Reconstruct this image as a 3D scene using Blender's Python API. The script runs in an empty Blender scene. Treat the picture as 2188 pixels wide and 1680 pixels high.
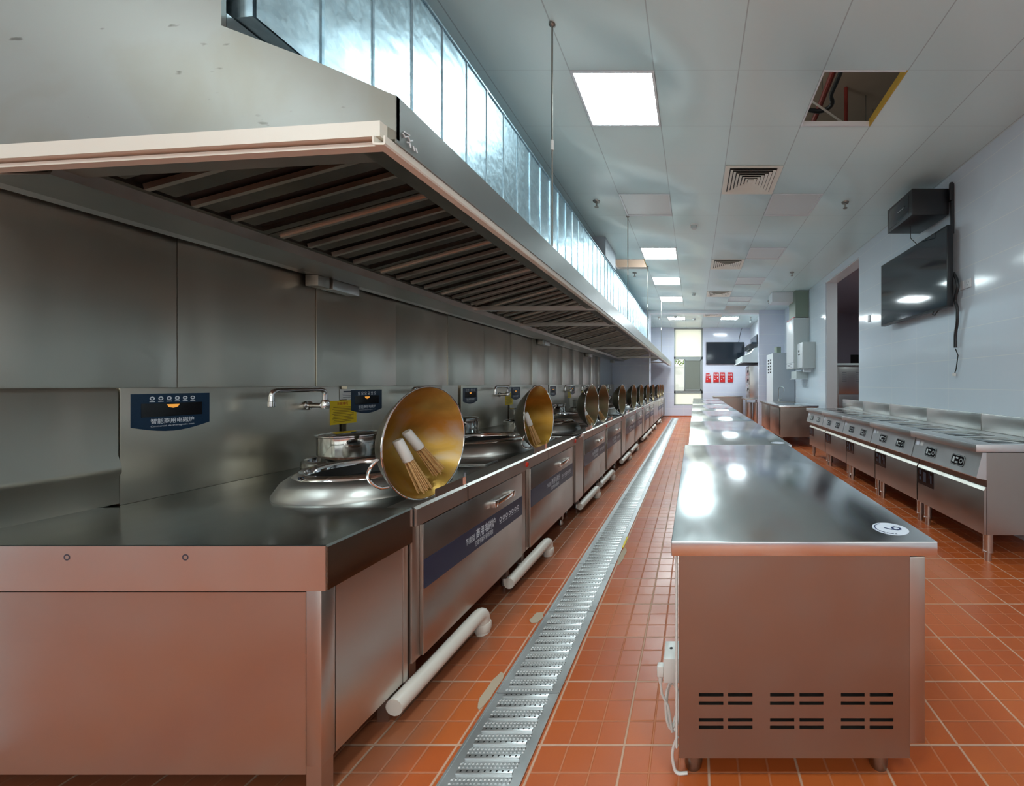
import bpy, bmesh, math, random
from mathutils import Vector, Matrix
R = random.Random(7)
PI = math.pi
C = bpy.context.scene.collection
SC = bpy.context.scene
CAM_Z = 1.30
CEIL = 3.52

# ------------------------------------------------------------------ materials
def srgb(r, g, b):
    f = lambda c: (c/255/12.92) if c/255 <= .04045 else ((c/255+.055)/1.055)**2.4
    return (f(r), f(g), f(b), 1)

class NT:
    def __init__(s, name):
        s.m = bpy.data.materials.new(name); s.m.use_nodes = True
        s.t = s.m.node_tree; s.p = s.t.nodes['Principled BSDF']
    def n(s, typ, **k):
        nd = s.t.nodes.new(typ)
        for a, v in k.items():
            if a.startswith('i_'):
                key = a[2:]; nd.inputs[int(key) if key.isdigit() else key.replace('_', ' ')].default_value = v
            else: setattr(nd, a, v)
        return nd
    def l(s, a, b): s.t.links.new(a, b)
    def math(s, op, a, b=None, c=None):
        nd = s.t.nodes.new('ShaderNodeMath'); nd.operation = op
        for i, v in enumerate((a, b, c)):
            if v is None: continue
            if isinstance(v, (int, float)): nd.inputs[i].default_value = v
            else: s.l(v, nd.inputs[i])
        return nd.outputs[0]
    def coords(s, kind='Object'):
        tc = s.n('ShaderNodeTexCoord'); return tc.outputs[kind]
    def world(s):
        g = s.n('ShaderNodeNewGeometry'); sp = s.n('ShaderNodeSeparateXYZ'); s.l(g.outputs['Position'], sp.inputs[0]); return sp.outputs
    def mix(s, f, a, b):
        nd = s.n('ShaderNodeMix', data_type='RGBA')
        for i, v in ((0, f), (6, a), (7, b)):
            if isinstance(v, (int, float, tuple)): nd.inputs[i].default_value = v
            else: s.l(v, nd.inputs[i])
        return nd.outputs[2]
    def set(s, **k):
        for a, v in k.items():
            nm = a.replace('_', ' ')
            if isinstance(v, (int, float, tuple)): s.p.inputs[nm].default_value = v
            else: s.l(v, s.p.inputs[nm])
        return s

def plain(name, col, rough=.5, metal=0, spec=.5, **k):
    m = NT(name); m.set(Base_Color=col, Roughness=rough, Metallic=metal, Specular_IOR_Level=spec, **k); return m.m

def steel(name, col=(.60, .585, .56, 1), rough=.25, var=.08, scale=(6, 6, 6), bump=.0, bscale=(2, 2, 2), fine=0.0, fscale=(8, 8, 900), blotch=.0):
    m = NT(name); co = m.coords()
    mp = m.n('ShaderNodeMapping', i_Scale=scale); m.l(co, mp.inputs[0])
    nz = m.n('ShaderNodeTexNoise', i_Scale=1.0, i_Detail=4.0); m.l(mp.outputs[0], nz.inputs['Vector'])
    r = m.n('ShaderNodeMapRange', i_1=.3, i_2=.7, i_3=max(.29, rough-var) if rough >= .27 else max(.02, rough-var), i_4=rough+var if rough >= .27 else min(.26, rough+var)); m.l(nz.outputs[0], r.inputs[0])
    m.set(Metallic=1.0, Roughness=r.outputs[0])
    dark = tuple(c*(1-blotch) for c in col[:3])+(1,)
    m.set(Base_Color=m.mix(nz.outputs[0], dark, col))
    last = None
    if bump:
        mp2 = m.n('ShaderNodeMapping', i_Scale=bscale); m.l(co, mp2.inputs[0])
        n2 = m.n('ShaderNodeTexNoise', i_Scale=1.0, i_Detail=1.0); m.l(mp2.outputs[0], n2.inputs['Vector'])
        b = m.n('ShaderNodeBump', i_Strength=1.0, i_Distance=bump); m.l(n2.outputs[0], b.inputs['Height']); last = b
    if fine:
        mp3 = m.n('ShaderNodeMapping', i_Scale=fscale); m.l(co, mp3.inputs[0])
        n3 = m.n('ShaderNodeTexNoise', i_Scale=1.0, i_Detail=2.0); m.l(mp3.outputs[0], n3.inputs['Vector'])
        b3 = m.n('ShaderNodeBump', i_Strength=1.0, i_Distance=fine); m.l(n3.outputs[0], b3.inputs['Height'])
        if last: m.l(last.outputs[0], b3.inputs['Normal'])
        last = b3
    if last: m.l(last.outputs[0], m.p.inputs['Normal'])
    return m.m

M = {}
M['steel'] = steel('brushed_steel', rough=.30, var=.05, bump=.004, bscale=(1.5, 1.5, 1.5))
M['steel_front'] = steel('brushed_front_steel', col=(.47, .43, .395, 1), rough=.33, var=.05, bump=.006, bscale=(1.2, 1.2, 1.6))
M['steel_top'] = steel('polished_worktop_steel', col=(.74, .77, .78, 1), rough=.19, var=.04, bump=.004, bscale=(2.2, 1.6, 1), scale=(9, 3, 3))
M['steel_deck'] = steel('dark_worktop_steel', col=(.40, .425, .42, 1), rough=.14, var=.05, bump=.003, bscale=(2, 1.6, 1), scale=(9, 3, 3))
M['steel_wall'] = steel('wall_cladding_steel', col=(.66, .62, .53, 1), rough=.32, var=.05, bump=.035, bscale=(1, 3.2, .35), scale=(3, 3, .6), blotch=.15)
M['steel_dirty'] = steel('stained_hood_steel', col=(.50, .48, .43, 1), rough=.48, var=.06, bump=.006, bscale=(2, 2, 2), scale=(3, 3, 5), blotch=.3)
M['steel_dark'] = steel('greasy_filter_steel', col=(.42, .40, .36, 1), rough=.30, var=.08, scale=(8, 8, 8), blotch=.4)
M['steel_rib'] = steel('lit_baffle_edge_steel', col=(.74, .70, .62, 1), rough=.42, var=.08)  # paler than the filter: floor light on the ribs put into the colour
M['steel_table'] = steel('satin_table_steel', col=(.64, .60, .565, 1), rough=.30, var=.05, bump=.012, bscale=(1.0, 1.0, 2.2))
M['steel_apron'] = steel('bright_apron_steel', col=(.78, .75, .72, 1), rough=.31, var=.05, bump=.008, bscale=(2.2, 2, 2))
M['steel_island'] = steel('dull_counter_steel', col=(.36, .335, .31, 1), rough=.34, var=.05, bump=.006, bscale=(1.2, 1.2, 1.6))
M['steel_lip'] = steel('hood_lip_steel', col=(.44, .45, .44, 1), rough=.30, var=.05, bump=.006, bscale=(1.2, 1.2, 1.6))
M['steel_panel'] = steel('satin_panel_steel', col=(.76, .775, .78, 1), rough=.40, var=.04)
M['steel_dome'] = steel('satin_dome_steel', col=(.46, .46, .44, 1), rough=.36, var=.05)
M['chrome'] = steel('polished_chrome', col=(.75, .75, .74, 1), rough=.08, var=.03)
M['grate'] = steel('grate_steel', col=(.82, .85, .86, 1), rough=.36, var=.06, scale=(5, 5, 5), blotch=.2)
M['galv'] = None
m = NT('stained_hood_end'); co = m.coords()
n1 = m.n('ShaderNodeTexNoise', i_Scale=2.2, i_Detail=5.0, i_Distortion=.6); m.l(co, n1.inputs['Vector'])
mpz = m.n('ShaderNodeMapping', i_Scale=(9, 9, 26)); m.l(co, mpz.inputs[0]); n2 = m.n('ShaderNodeTexNoise', i_Scale=1.0, i_Detail=3.0); m.l(mpz.outputs[0], n2.inputs['Vector'])
r1 = m.n('ShaderNodeMapRange', i_1=.52, i_2=.72, i_3=0., i_4=.45); m.l(n1.outputs[0], r1.inputs[0])
r2 = m.n('ShaderNodeMapRange', i_1=.70, i_2=.76, i_3=0., i_4=.75); m.l(n2.outputs[0], r2.inputs[0])
c_ = m.mix(r1.outputs[0], (.37, .365, .34, 1), (.29, .25, .18, 1)); c_ = m.mix(r2.outputs[0], c_, (.10, .09, .075, 1))
m.set(Metallic=.9, Roughness=.46, Base_Color=c_); M['hood_end'] = m.m
m = NT('galvanised_sheet'); co = m.coords()
vo = m.n('ShaderNodeTexVoronoi', i_Scale=55.0); m.l(co, vo.inputs['Vector'])
mpg = m.n('ShaderNodeMapping', i_Scale=(1, 1.3, 2.6)); m.l(co, mpg.inputs[0])
nz = m.n('ShaderNodeTexNoise', i_Scale=1.3, i_Detail=3.0); m.l(mpg.outputs[0], nz.inputs['Vector'])
sepv = m.n('ShaderNodeSeparateColor'); m.l(vo.outputs['Color'], sepv.inputs[0])
rr = m.n('ShaderNodeMapRange', i_1=0., i_2=1., i_3=.33, i_4=.43); m.l(sepv.outputs[0], rr.inputs[0])
bp = m.n('ShaderNodeBump', i_Strength=1.0, i_Distance=.022); m.l(nz.outputs[0], bp.inputs['Height'])
m.set(Metallic=1.0, Roughness=rr.outputs[0], Base_Color=m.mix(sepv.outputs[1], (.42, .56, .64, 1), (.50, .64, .71, 1)))
m.l(bp.outputs[0], m.p.inputs['Normal']); M['galv'] = m.m

# quarry tile floor: 300 mm tiles pressed into 3 x 3 squares
m = NT('quarry_tile_floor'); X, Y, Z = m.world()
def edge(co, pitch, off, w):
    f = m.math('FRACT', m.math('DIVIDE', m.math('SUBTRACT', co, off), pitch))
    d = m.math('MULTIPLY', m.math('SUBTRACT', .5, m.math('ABSOLUTE', m.math('SUBTRACT', f, .5))), pitch)
    r = m.n('ShaderNodeMapRange', i_1=w*.35, i_2=w*.75, i_3=1.0, i_4=0.0); m.l(d, r.inputs[0]); return r.outputs[0]
gx, gy = edge(X, .3, -.249, .0075), edge(Y, .3, 1.405, .0075)
sx, sy = edge(X, .1, -.249, .006), edge(Y, .1, 1.405, .006)
big = m.math('MAXIMUM', gx, gy); small = m.math('MAXIMUM', sx, sy)
cb = m.n('ShaderNodeCombineXYZ')
m.l(m.math('FLOOR', m.math('DIVIDE', m.math('SUBTRACT', X, -.249), .3)), cb.inputs[0])
m.l(m.math('FLOOR', m.math('DIVIDE', m.math('SUBTRACT', Y, 1.405), .3)), cb.inputs[1])
wn = m.n('ShaderNodeTexWhiteNoise', noise_dimensions='2D'); m.l(cb.outputs[0], wn.inputs['Vector'])
tile = m.mix(wn.outputs[0], srgb(190, 88, 36), srgb(206, 106, 48))
nz = m.n('ShaderNodeTexNoise', i_Scale=3.0, i_Detail=5.0); gp = m.n('ShaderNodeNewGeometry'); m.l(gp.outputs[0], nz.inputs['Vector'])
tile = m.mix(m.math('MULTIPLY', nz.outputs[0], .35), tile, srgb(150, 74, 50))
gcol = m.mix(nz.outputs[0], srgb(196, 150, 120), srgb(214, 180, 158))
c1 = m.mix(m.math('MULTIPLY', small, .55), tile, srgb(200, 132, 96))
c2 = m.mix(m.math('MULTIPLY', big, .9), c1, gcol)
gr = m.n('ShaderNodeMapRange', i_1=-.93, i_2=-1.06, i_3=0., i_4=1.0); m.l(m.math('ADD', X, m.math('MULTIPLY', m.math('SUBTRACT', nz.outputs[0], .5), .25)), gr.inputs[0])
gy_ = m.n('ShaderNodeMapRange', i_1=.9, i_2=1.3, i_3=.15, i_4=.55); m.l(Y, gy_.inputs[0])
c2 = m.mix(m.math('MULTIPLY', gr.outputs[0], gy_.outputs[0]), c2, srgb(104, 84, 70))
rg = m.math('ADD', m.math('MULTIPLY', m.math('MAXIMUM', big, small), .3), m.math('ADD', m.math('MULTIPLY', nz.outputs[0], .25), .20))
bp = m.n('ShaderNodeBump', i_Strength=1.0, i_Distance=.0012, invert=True); m.l(m.math('MAXIMUM', big, small), bp.inputs['Height'])
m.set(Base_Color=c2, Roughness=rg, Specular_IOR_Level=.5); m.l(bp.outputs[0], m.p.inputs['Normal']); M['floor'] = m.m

# glazed white wall tile
def wall_tile(name, axis, off, c_a, c_b):
    global m
    m = NT(name); P = m.world(); u = P[axis]
    hz = edge(P[2], .307, 1.552, .006)
    vt = edge(u, .60, off, .006)
    ln = m.math('MAXIMUM', hz, m.math('MULTIPLY', vt, .6))
    nz = m.n('ShaderNodeTexNoise', i_Scale=1.2, i_Detail=2.0); gp = m.n('ShaderNodeNewGeometry'); m.l(gp.outputs[0], nz.inputs['Vector'])
    bp = m.n('ShaderNodeBump', i_Strength=1.0, i_Distance=.004); m.l(nz.outputs[0], bp.inputs['Height'])
    m.set(Base_Color=m.mix(m.math('MULTIPLY', ln, .9), m.mix(nz.outputs[0], c_a, c_b), srgb(235, 240, 242)), Roughness=.11, Specular_IOR_Level=.5)
    m.l(bp.outputs[0], m.p.inputs['Normal']); return m.m
M['tile_side'] = wall_tile('white_tile_side', 1, 4.2, srgb(216, 226, 236), srgb(222, 231, 240))
M['tile_front'] = wall_tile('white_tile_front', 0, .2, srgb(214, 219, 236), srgb(220, 224, 239))
M['paint_grey'] = plain('grey_paint', srgb(168, 174, 182), .5)
M['white_paint'] = plain('white_paint', srgb(225, 228, 232), .4)

# aluminium ceiling tile
m = NT('aluminium_ceiling_tile'); X, Y, Z = m.world()
lx = edge(X, .6, -.88, .007); ly = edge(Y, .6, 2.767, .005)
nz = m.n('ShaderNodeTexNoise', i_Scale=1.1, i_Detail=2.0); gp = m.n('ShaderNodeNewGeometry'); m.l(gp.outputs[0], nz.inputs['Vector'])
ln = m.math('MAXIMUM', m.math('MULTIPLY', lx, .5), m.math('MULTIPLY', ly, .16))
bp = m.n('ShaderNodeBump', i_Strength=1.0, i_Distance=.008); m.l(nz.outputs[0], bp.inputs['Height'])
m.set(Base_Color=m.mix(ln, m.mix(nz.outputs[0], srgb(214, 234, 234), srgb(219, 237, 237)), srgb(120, 128, 132)), Roughness=.30, Specular_IOR_Level=.6)
m.l(bp.outputs[0], m.p.inputs['Normal']); M['ceiling'] = m.m

M['unlit'] = plain('unlit_diffuser', srgb(216, 219, 219), .35)
M['black'] = plain('matt_black', (.006, .006, .006, 1), .6)
M['black_plastic'] = plain('black_plastic', (.012, .013, .016, 1), .35)
M['screen'] = plain('dark_screen', (.014, .022, .032, 1), .07, spec=.6)
M['glass_top'] = plain('black_ceramic_glass', (.02, .024, .026, 1), .06)
M['navy'] = plain('navy_film', srgb(24, 36, 66), .35)
M['display_navy'] = plain('display_navy', srgb(10, 40, 66), .3)
M['display_black'] = plain('display_black', (.006, .006, .008, 1), .15)
M['white_print'] = plain('white_print', srgb(214, 220, 228), .5)
M['dark_print'] = plain('dark_print', srgb(60, 66, 80), .5)
M['navy_print'] = plain('navy_print', srgb(40, 54, 96), .5)
M['red_print'] = plain('red_print', srgb(190, 60, 20), .5)
M['brown_print'] = plain('brown_print', srgb(130, 96, 8), .5)
M['yellow'] = plain('yellow_card', srgb(238, 206, 18), .45)
M['paper'] = plain('white_paper', srgb(216, 218, 216), .6)
M['sticker'] = plain('white_sticker', srgb(226, 232, 244), .4)
M['pvc'] = plain('white_pvc', srgb(222, 214, 204), .35)
M['white_plastic'] = plain('white_plastic', srgb(226, 226, 222), .35)
M['cream_trunk'] = plain('cream_plastic_trunking', srgb(236, 230, 218), .4)
M['red_fabric'] = plain('red_vinyl', srgb(205, 28, 30), .45)
M['red_button'] = plain('red_button', srgb(214, 50, 30), .3)
M['grey_enamel'] = plain('grey_enamel', srgb(196, 204, 204), .4)
M['white_enamel'] = plain('white_enamel', srgb(222, 226, 230), .35)
M['green_grey'] = plain('green_grey_duct', srgb(128, 142, 128), .5)
M['bamboo'] = None
m = NT('bamboo_strips'); co = m.coords()
mp = m.n('ShaderNodeMapping', i_Scale=(90, 90, 6)); m.l(co, mp.inputs[0])
nz = m.n('ShaderNodeTexNoise', i_Scale=1.0, i_Detail=2.0); m.l(mp.outputs[0], nz.inputs['Vector'])
m.set(Base_Color=m.mix(nz.outputs[0], srgb(166, 116, 62), srgb(226, 188, 130)), Roughness=.6); M['bamboo'] = m.m
def wok_mat(name, a, b, c, rough):
    global m
    m = NT(name); co = m.coords()
    nz = m.n('ShaderNodeTexNoise', i_Scale=5.0, i_Detail=5.0, i_Distortion=1.0); m.l(co, nz.inputs['Vector'])
    rp = m.n('ShaderNodeValToRGB'); e = rp.color_ramp.elements
    e[0].position = .30; e[0].color = a; e[1].position = .72; e[1].color = c
    k = e.new(.52); k.color = b
    m.l(nz.outputs[0], rp.inputs[0])
    rr = m.n('ShaderNodeMapRange', i_1=.3, i_2=.7, i_3=max(.29, rough-.08), i_4=rough+.1); m.l(nz.outputs[0], rr.inputs[0])
    m.set(Base_Color=rp.outputs[0], Metallic=.75, Roughness=rr.outputs[0]); return m.m
M['wok_gold'] = wok_mat('oiled_golden_iron', srgb(150, 116, 52), srgb(176, 138, 62), srgb(176, 156, 132), .32)
M['wok_amber'] = wok_mat('oiled_amber_iron', srgb(140, 104, 36), srgb(168, 124, 42), srgb(176, 138, 66), .3)
M['wok_olive'] = wok_mat('oiled_olive_iron', srgb(112, 102, 76), srgb(122, 106, 76), srgb(134, 108, 84), .38)
M['wok_out'] = wok_mat('blackened_wok_iron', srgb(92, 90, 76), srgb(112, 106, 90), srgb(130, 124, 106), .35)
M['plenum'] = plain('raw_plaster', srgb(150, 128, 112), .9)
M['red_pipe'] = plain('red_pipe_paint', srgb(120, 36, 26), .5)
M['yellow_wood'] = plain('raw_yellow_board', srgb(196, 160, 60), .7)
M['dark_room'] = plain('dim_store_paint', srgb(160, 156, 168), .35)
M['frame_alu'] = plain('window_aluminium', srgb(150, 156, 154), .35, metal=.3)
M['leaf'] = plain('leaf_green', srgb(120, 150, 50), .6)
M['ext_wall'] = plain('exterior_render', srgb(236, 236, 230), .8)
M['ext_ground'] = plain('exterior_paving', srgb(190, 188, 180), .8)
M['mortar'] = plain('spilt_mortar', srgb(186, 168, 146), .9)
M['light'] = None
m = NT('lit_diffuser'); m.set(Base_Color=(.9, .9, .9, 1), Emission_Color=(.82, .98, 1.0, 1), Emission_Strength=24.0); M['light'] = m.m; m.m.cycles.emission_sampling = 'FRONT'
m = NT('lit_diffuser_boosted'); m.set(Base_Color=(.9, .9, .9, 1), Emission_Color=(.86, .97, 1.0, 1), Emission_Strength=55.0); M['light_far'] = m.m; m.m.cycles.emission_sampling = 'FRONT'  # emission raised to brighten the far end of the room
m = NT('amber_glow'); m.set(Base_Color=srgb(200, 120, 30), Emission_Color=(1, .45, .08, 1), Emission_Strength=.45); M['amber'] = m.m; m.m.cycles.emission_sampling = 'NONE'
m = NT('frosted_film'); m.set(Base_Color=(.93, .95, .90, 1), Roughness=.4)
tr = m.n('ShaderNodeBsdfTranslucent', i_Color=(.96, .97, .90, 1)); ms = m.n('ShaderNodeMixShader', i_0=.9)
m.l(m.p.outputs[0], ms.inputs[1]); m.l(tr.outputs[0], ms.inputs[2]); m.l(ms.outputs[0], m.t.nodes['Material Output'].inputs[0]); M['frosted'] = m.m
m = NT('grey_film_glass'); m.set(Base_Color=(.3, .33, .31, 1), Roughness=.2)
tr = m.n('ShaderNodeBsdfTranslucent', i_Color=(.42, .45, .42, 1)); ms = m.n('ShaderNodeMixShader', i_0=.7)
m.l(m.p.outputs[0], ms.inputs[1]); m.l(tr.outputs[0], ms.inputs[2]); m.l(ms.outputs[0], m.t.nodes['Material Output'].inputs[0]); M['grey_film'] = m.m
m = NT('clear_glass'); gl = m.n('ShaderNodeBsdfGlossy', i_Roughness=.02); tp = m.n('ShaderNodeBsdfTransparent', i_Color=(.93, .96, .95, 1)); ms = m.n('ShaderNodeMixShader', i_0=.93)
m.l(gl.outputs[0], ms.inputs[1]); m.l(tp.outputs[0], ms.inputs[2]); m.l(ms.outputs[0], m.t.nodes['Material Output'].inputs[0]); M['clear'] = m.m

# ------------------------------------------------------------------ mesh builder
class MB:
    def __init__(s): s.v = []; s.f = []; s.mi = []; s.sm = []; s.cur = 0
    def add(s, vs, fs, smooth=False):
        b = len(s.v); s.v += [tuple(v) for v in vs]
        for f in fs: s.f.append([b+i for i in f]); s.mi.append(s.cur); s.sm.append(smooth)
        return s
    def mat(s, i): s.cur = i; return s
    def box(s, x0, x1, y0, y1, z0, z1, bev=0):
        if x0 > x1: x0, x1 = x1, x0
        if y0 > y1: y0, y1 = y1, y0
        if z0 > z1: z0, z1 = z1, z0
        if bev:
            bm = bmesh.new(); bmesh.ops.create_cube(bm, size=1)
            for v in bm.verts: v.co = Vector(((x0+x1)/2+v.co.x*(x1-x0), (y0+y1)/2+v.co.y*(y1-y0), (z0+z1)/2+v.co.z*(z1-z0)))
            bmesh.ops.bevel(bm, geom=bm.edges[:], offset=bev, segments=2, profile=.5, affect='EDGES')
            bm.verts.index_update()
            bm.normal_update()
            fl = [f for f in bm.faces if max(abs(c) for c in f.normal) > .999]; cu = [f for f in bm.faces if max(abs(c) for c in f.normal) <= .999]
            b0 = len(s.v); s.v += [tuple(v.co) for v in bm.verts]
            for f in fl+cu: s.f.append([b0+v.index for v in f.verts]); s.mi.append(s.cur); s.sm.append(f in cu)
            bm.free(); return s
        return s.add([(x0,y0,z0),(x1,y0,z0),(x1,y1,z0),(x0,y1,z0),(x0,y0,z1),(x1,y0,z1),(x1,y1,z1),(x0,y1,z1)],
                     [(3,2,1,0),(4,5,6,7),(0,1,5,4),(1,2,6,5),(2,3,7,6),(3,0,4,7)])
    def prism(s, poly, a0, a1, axis='y', smooth=False):
        # poly: 2D points in the two other axes (xz for y, xy for z, yz for x); a0/a1 number or function(point)
        g = lambda a, p: a(p) if callable(a) else a
        def P(p, a):
            return {'y': (p[0], a, p[1]), 'z': (p[0], p[1], a), 'x': (a, p[0], p[1])}[axis]
        n = len(poly)
        vs = [P(p, g(a0, p)) for p in poly]+[P(p, g(a1, p)) for p in poly]
        fs = [list(range(n))[::-1], list(range(n, 2*n))]+[(i, (i+1) % n, n+(i+1) % n, n+i) for i in range(n)]
        return s.add(vs, fs, smooth)
    def tube(s, pts, r, seg=10, closed=False, caps=True):
        pts = [Vector(p) for p in pts]; n = len(pts); rs = r if isinstance(r, (list, tuple)) else [r]*n
        vs = []; up = None
        for i in range(n):
            a = pts[(i-1) % n] if (closed or i > 0) else pts[i]; b = pts[(i+1) % n] if (closed or i < n-1) else pts[i]
            t = (b-a).normalized()
            if up is None:
                up = Vector((0, 0, 1)) if abs(t.z) < .9 else Vector((1, 0, 0))
            u = (up-t*up.dot(t)).normalized(); w = t.cross(u); up = u
            for k in range(seg):
                an = 2*PI*k/seg; vs.append(pts[i]+rs[i]*(u*math.cos(an)+w*math.sin(an)))
        fs = []
        for i in range(n if closed else n-1):
            j = (i+1) % n
            for k in range(seg): fs.append((i*seg+k, i*seg+(k+1) % seg, j*seg+(k+1) % seg, j*seg+k))
        if caps and not closed: fs += [list(range(seg))[::-1], list(range((n-1)*seg, n*seg))]
        return s.add(vs, fs, True)
    def lathe(s, prof, c=(0, 0, 0), seg=32, mtx=None, smooth=True, caps=True):
        c = Vector(c); vs = []; n = len(prof); fs = []
        for r, z in prof:
            for k in range(seg):
                an = 2*PI*k/seg; p = Vector((r*math.cos(an), r*math.sin(an), z))
                vs.append((mtx @ p if mtx else p)+c)
        for i in range(n-1):
            for k in range(seg): fs.append((i*seg+k, i*seg+(k+1) % seg, (i+1)*seg+(k+1) % seg, (i+1)*seg+k))
        if caps and prof[0][0] > 1e-5: fs.append(list(range(seg))[::-1])
        if caps and prof[-1][0] > 1e-5: fs.append(list(range((n-1)*seg, n*seg)))
        return s.add(vs, fs, smooth)
    def cyl(s, p0, p1, r, seg=16): return s.tube([p0, p1], r, seg)
    def xf(s, fn):
        s.v = [tuple(fn(Vector(v))) for v in s.v]; return s

WL = {}
def link(o, parent):
    C.objects.link(o)
    if parent: o.parent = parent
def mesh_from(mb, name, mats, off, ang=35):
    me = bpy.data.meshes.new(name)
    me.from_pydata([(v[0]-off[0], v[1]-off[1], v[2]-off[2]) for v in mb.v], [], mb.f)
    for mt in mats: me.materials.append(mt)
    me.polygons.foreach_set('material_index', mb.mi); me.polygons.foreach_set('use_smooth', mb.sm)
    me.update(); bm = bmesh.new(); bm.from_mesh(me); bmesh.ops.remove_doubles(bm, verts=bm.verts, dist=1e-6)
    bmesh.ops.recalc_face_normals(bm, faces=bm.faces); bm.to_mesh(me); bm.free()
    me.set_sharp_from_angle(angle=math.radians(ang)); return me
def tag(o, label, cat, group=None):
    o['label'] = label; o['category'] = cat
    if group: o['group'] = group
    return o
def thing(name, label, cat, loc=(0, 0, 0), group=None):
    o = bpy.data.objects.new(name, None); o.empty_display_size = .05; o.location = loc; link(o, None); WL[o.name] = Vector(loc)
    return tag(o, label, cat, group)
def part(mb, name, mats, parent, label=None):
    if not isinstance(mats, (list, tuple)): mats = [mats]
    off = WL[parent.name]; o = bpy.data.objects.new(name, mesh_from(mb, name, mats, off)); link(o, parent); WL[o.name] = off
    if label: o['label'] = label
    return o
def solo(mb, name, mats, label, cat, group=None):
    if not isinstance(mats, (list, tuple)): mats = [mats]
    lo = [min(v[i] for v in mb.v) for i in range(3)]; hi = [max(v[i] for v in mb.v) for i in range(3)]
    off = Vector(((lo[0]+hi[0])/2, (lo[1]+hi[1])/2, lo[2]))
    o = bpy.data.objects.new(name, mesh_from(mb, name, mats, off)); o.location = off; link(o, None); WL[o.name] = off
    return tag(o, label, cat, group)
def struct(mb, name, mats):
    if not isinstance(mats, (list, tuple)): mats = [mats]
    o = bpy.data.objects.new(name, mesh_from(mb, name, mats, Vector((0, 0, 0)))); link(o, None); WL[o.name] = Vector((0, 0, 0)); o['kind'] = 'structure'; return o
def dup(o, delta, label=None, group=None, skip=()):
    r = o.copy(); C.objects.link(r); r.location = o.location+Vector(delta); WL[r.name] = WL[o.name]+Vector(delta)
    if label: r['label'] = label
    if group: r['group'] = group
    def rec(src, dst):
        for ch in list(src.children):
            if ch.name.split('.')[0] in skip: continue
            c = ch.copy(); C.objects.link(c); c.parent = dst; WL[c.name] = WL[dst.name]; rec(ch, c)
    rec(o, r); return r

def text(mb, body, h, org, u, v, align='CENTER', off=0.0, width=None):
    cu = bpy.data.curves.new('lettering', 'FONT'); cu.body = body; cu.size = 1; cu.align_x = align; cu.align_y = 'CENTER'; cu.offset = off; cu.resolution_u = 2
    o = bpy.data.objects.new('lettering', cu); C.objects.link(o); bpy.context.view_layer.update()
    ev = o.evaluated_get(bpy.context.evaluated_depsgraph_get()); me = ev.to_mesh()
    xs = [q.co.x for q in me.vertices]; sxx = h if width is None else width/(max(xs)-min(xs))
    org, u, v = Vector(org), Vector(u), Vector(v)
    mb.add([org+u*(q.co.x*sxx)+v*(q.co.y*h) for q in me.vertices], [list(p.vertices) for p in me.polygons])
    ev.to_mesh_clear(); bpy.data.objects.remove(o); bpy.data.curves.remove(cu); return mb
def ring(mb, c, u, v, r0, r1, seg=18):
    c, u, v = Vector(c), Vector(u), Vector(v); vs = []
    for r in (r0, r1):
        for k in range(seg): a = 2*PI*k/seg; vs.append(c+u*(r*math.cos(a))+v*(r*math.sin(a)))
    if r0 <= 0: mb.add(vs[seg:], [list(range(seg))]); return mb
    mb.add(vs, [(k, (k+1) % seg, seg+(k+1) % seg, seg+k) for k in range(seg)]); return mb
def quad(mb, c, u, v, w, h):
    c, u, v = Vector(c), Vector(u), Vector(v)
    mb.add([c-u*w/2-v*h/2, c+u*w/2-v*h/2, c+u*w/2+v*h/2, c-u*w/2+v*h/2], [(0, 1, 2, 3)]); return mb
def bend(pts, rad, n=6):
    pts = [Vector(p) for p in pts]; out = [pts[0]]
    for i in range(1, len(pts)-1):
        a, b, c = pts[i-1], pts[i], pts[i+1]
        r = min(rad, (a-b).length*.49, (c-b).length*.49); p = b+(a-b).normalized()*r; q = b+(c-b).normalized()*r
        for k in range(n+1):
            t = k/n; out.append(p.lerp(b, t).lerp(b.lerp(q, t), t))
    return out+[pts[-1]]
ux, uy, uz = Vector((1, 0, 0)), Vector((0, 1, 0)), Vector((0, 0, 1))
ORD = ['first', 'second', 'third', 'fourth', 'fifth', 'sixth', 'seventh', 'eighth', 'ninth', 'tenth', 'eleventh', 'twelfth', 'thirteenth', 'fourteenth', 'fifteenth', 'sixteenth', 'seventeenth', 'eighteenth', 'nineteenth', 'twentieth', 'twenty-first', 'twenty-second', 'twenty-third', 'twenty-fourth', 'twenty-fifth']

# ------------------------------------------------------------------ camera / world
cam = bpy.data.cameras.new('camera'); co = bpy.data.objects.new('camera', cam); C.objects.link(co)
co.location = (0, 0, CAM_Z); co.rotation_euler = (PI/2, 0, 0)
cam.sensor_width = 36; cam.lens = 36*835/2188; cam.shift_x = -388/2188; cam.shift_y = -20/2188; cam.clip_start = .05; cam.clip_end = 200
SC.camera = co
w = bpy.data.worlds.new('overcast_sky'); SC.world = w; w.use_nodes = True
bg = w.node_tree.nodes['Background']; bg.inputs[0].default_value = (1.0, .99, .95, 1); bg.inputs[1].default_value = 1.6
w.cycles.sampling_method = 'NONE'
SC.view_settings.view_transform = 'Standard'; SC.view_settings.look = 'None'; SC.view_settings.gamma = 1; SC.view_settings.exposure = 0.40
SC.view_settings.use_curve_mapping = False
SC.cycles.use_denoising = True; SC.cycles.sampling_pattern = 'TABULATED_SOBOL'; SC.cycles.use_adaptive_sampling = False; SC.cycles.max_bounces = 10; SC.cycles.diffuse_bounces = 5; SC.cycles.glossy_bounces = 6
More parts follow.
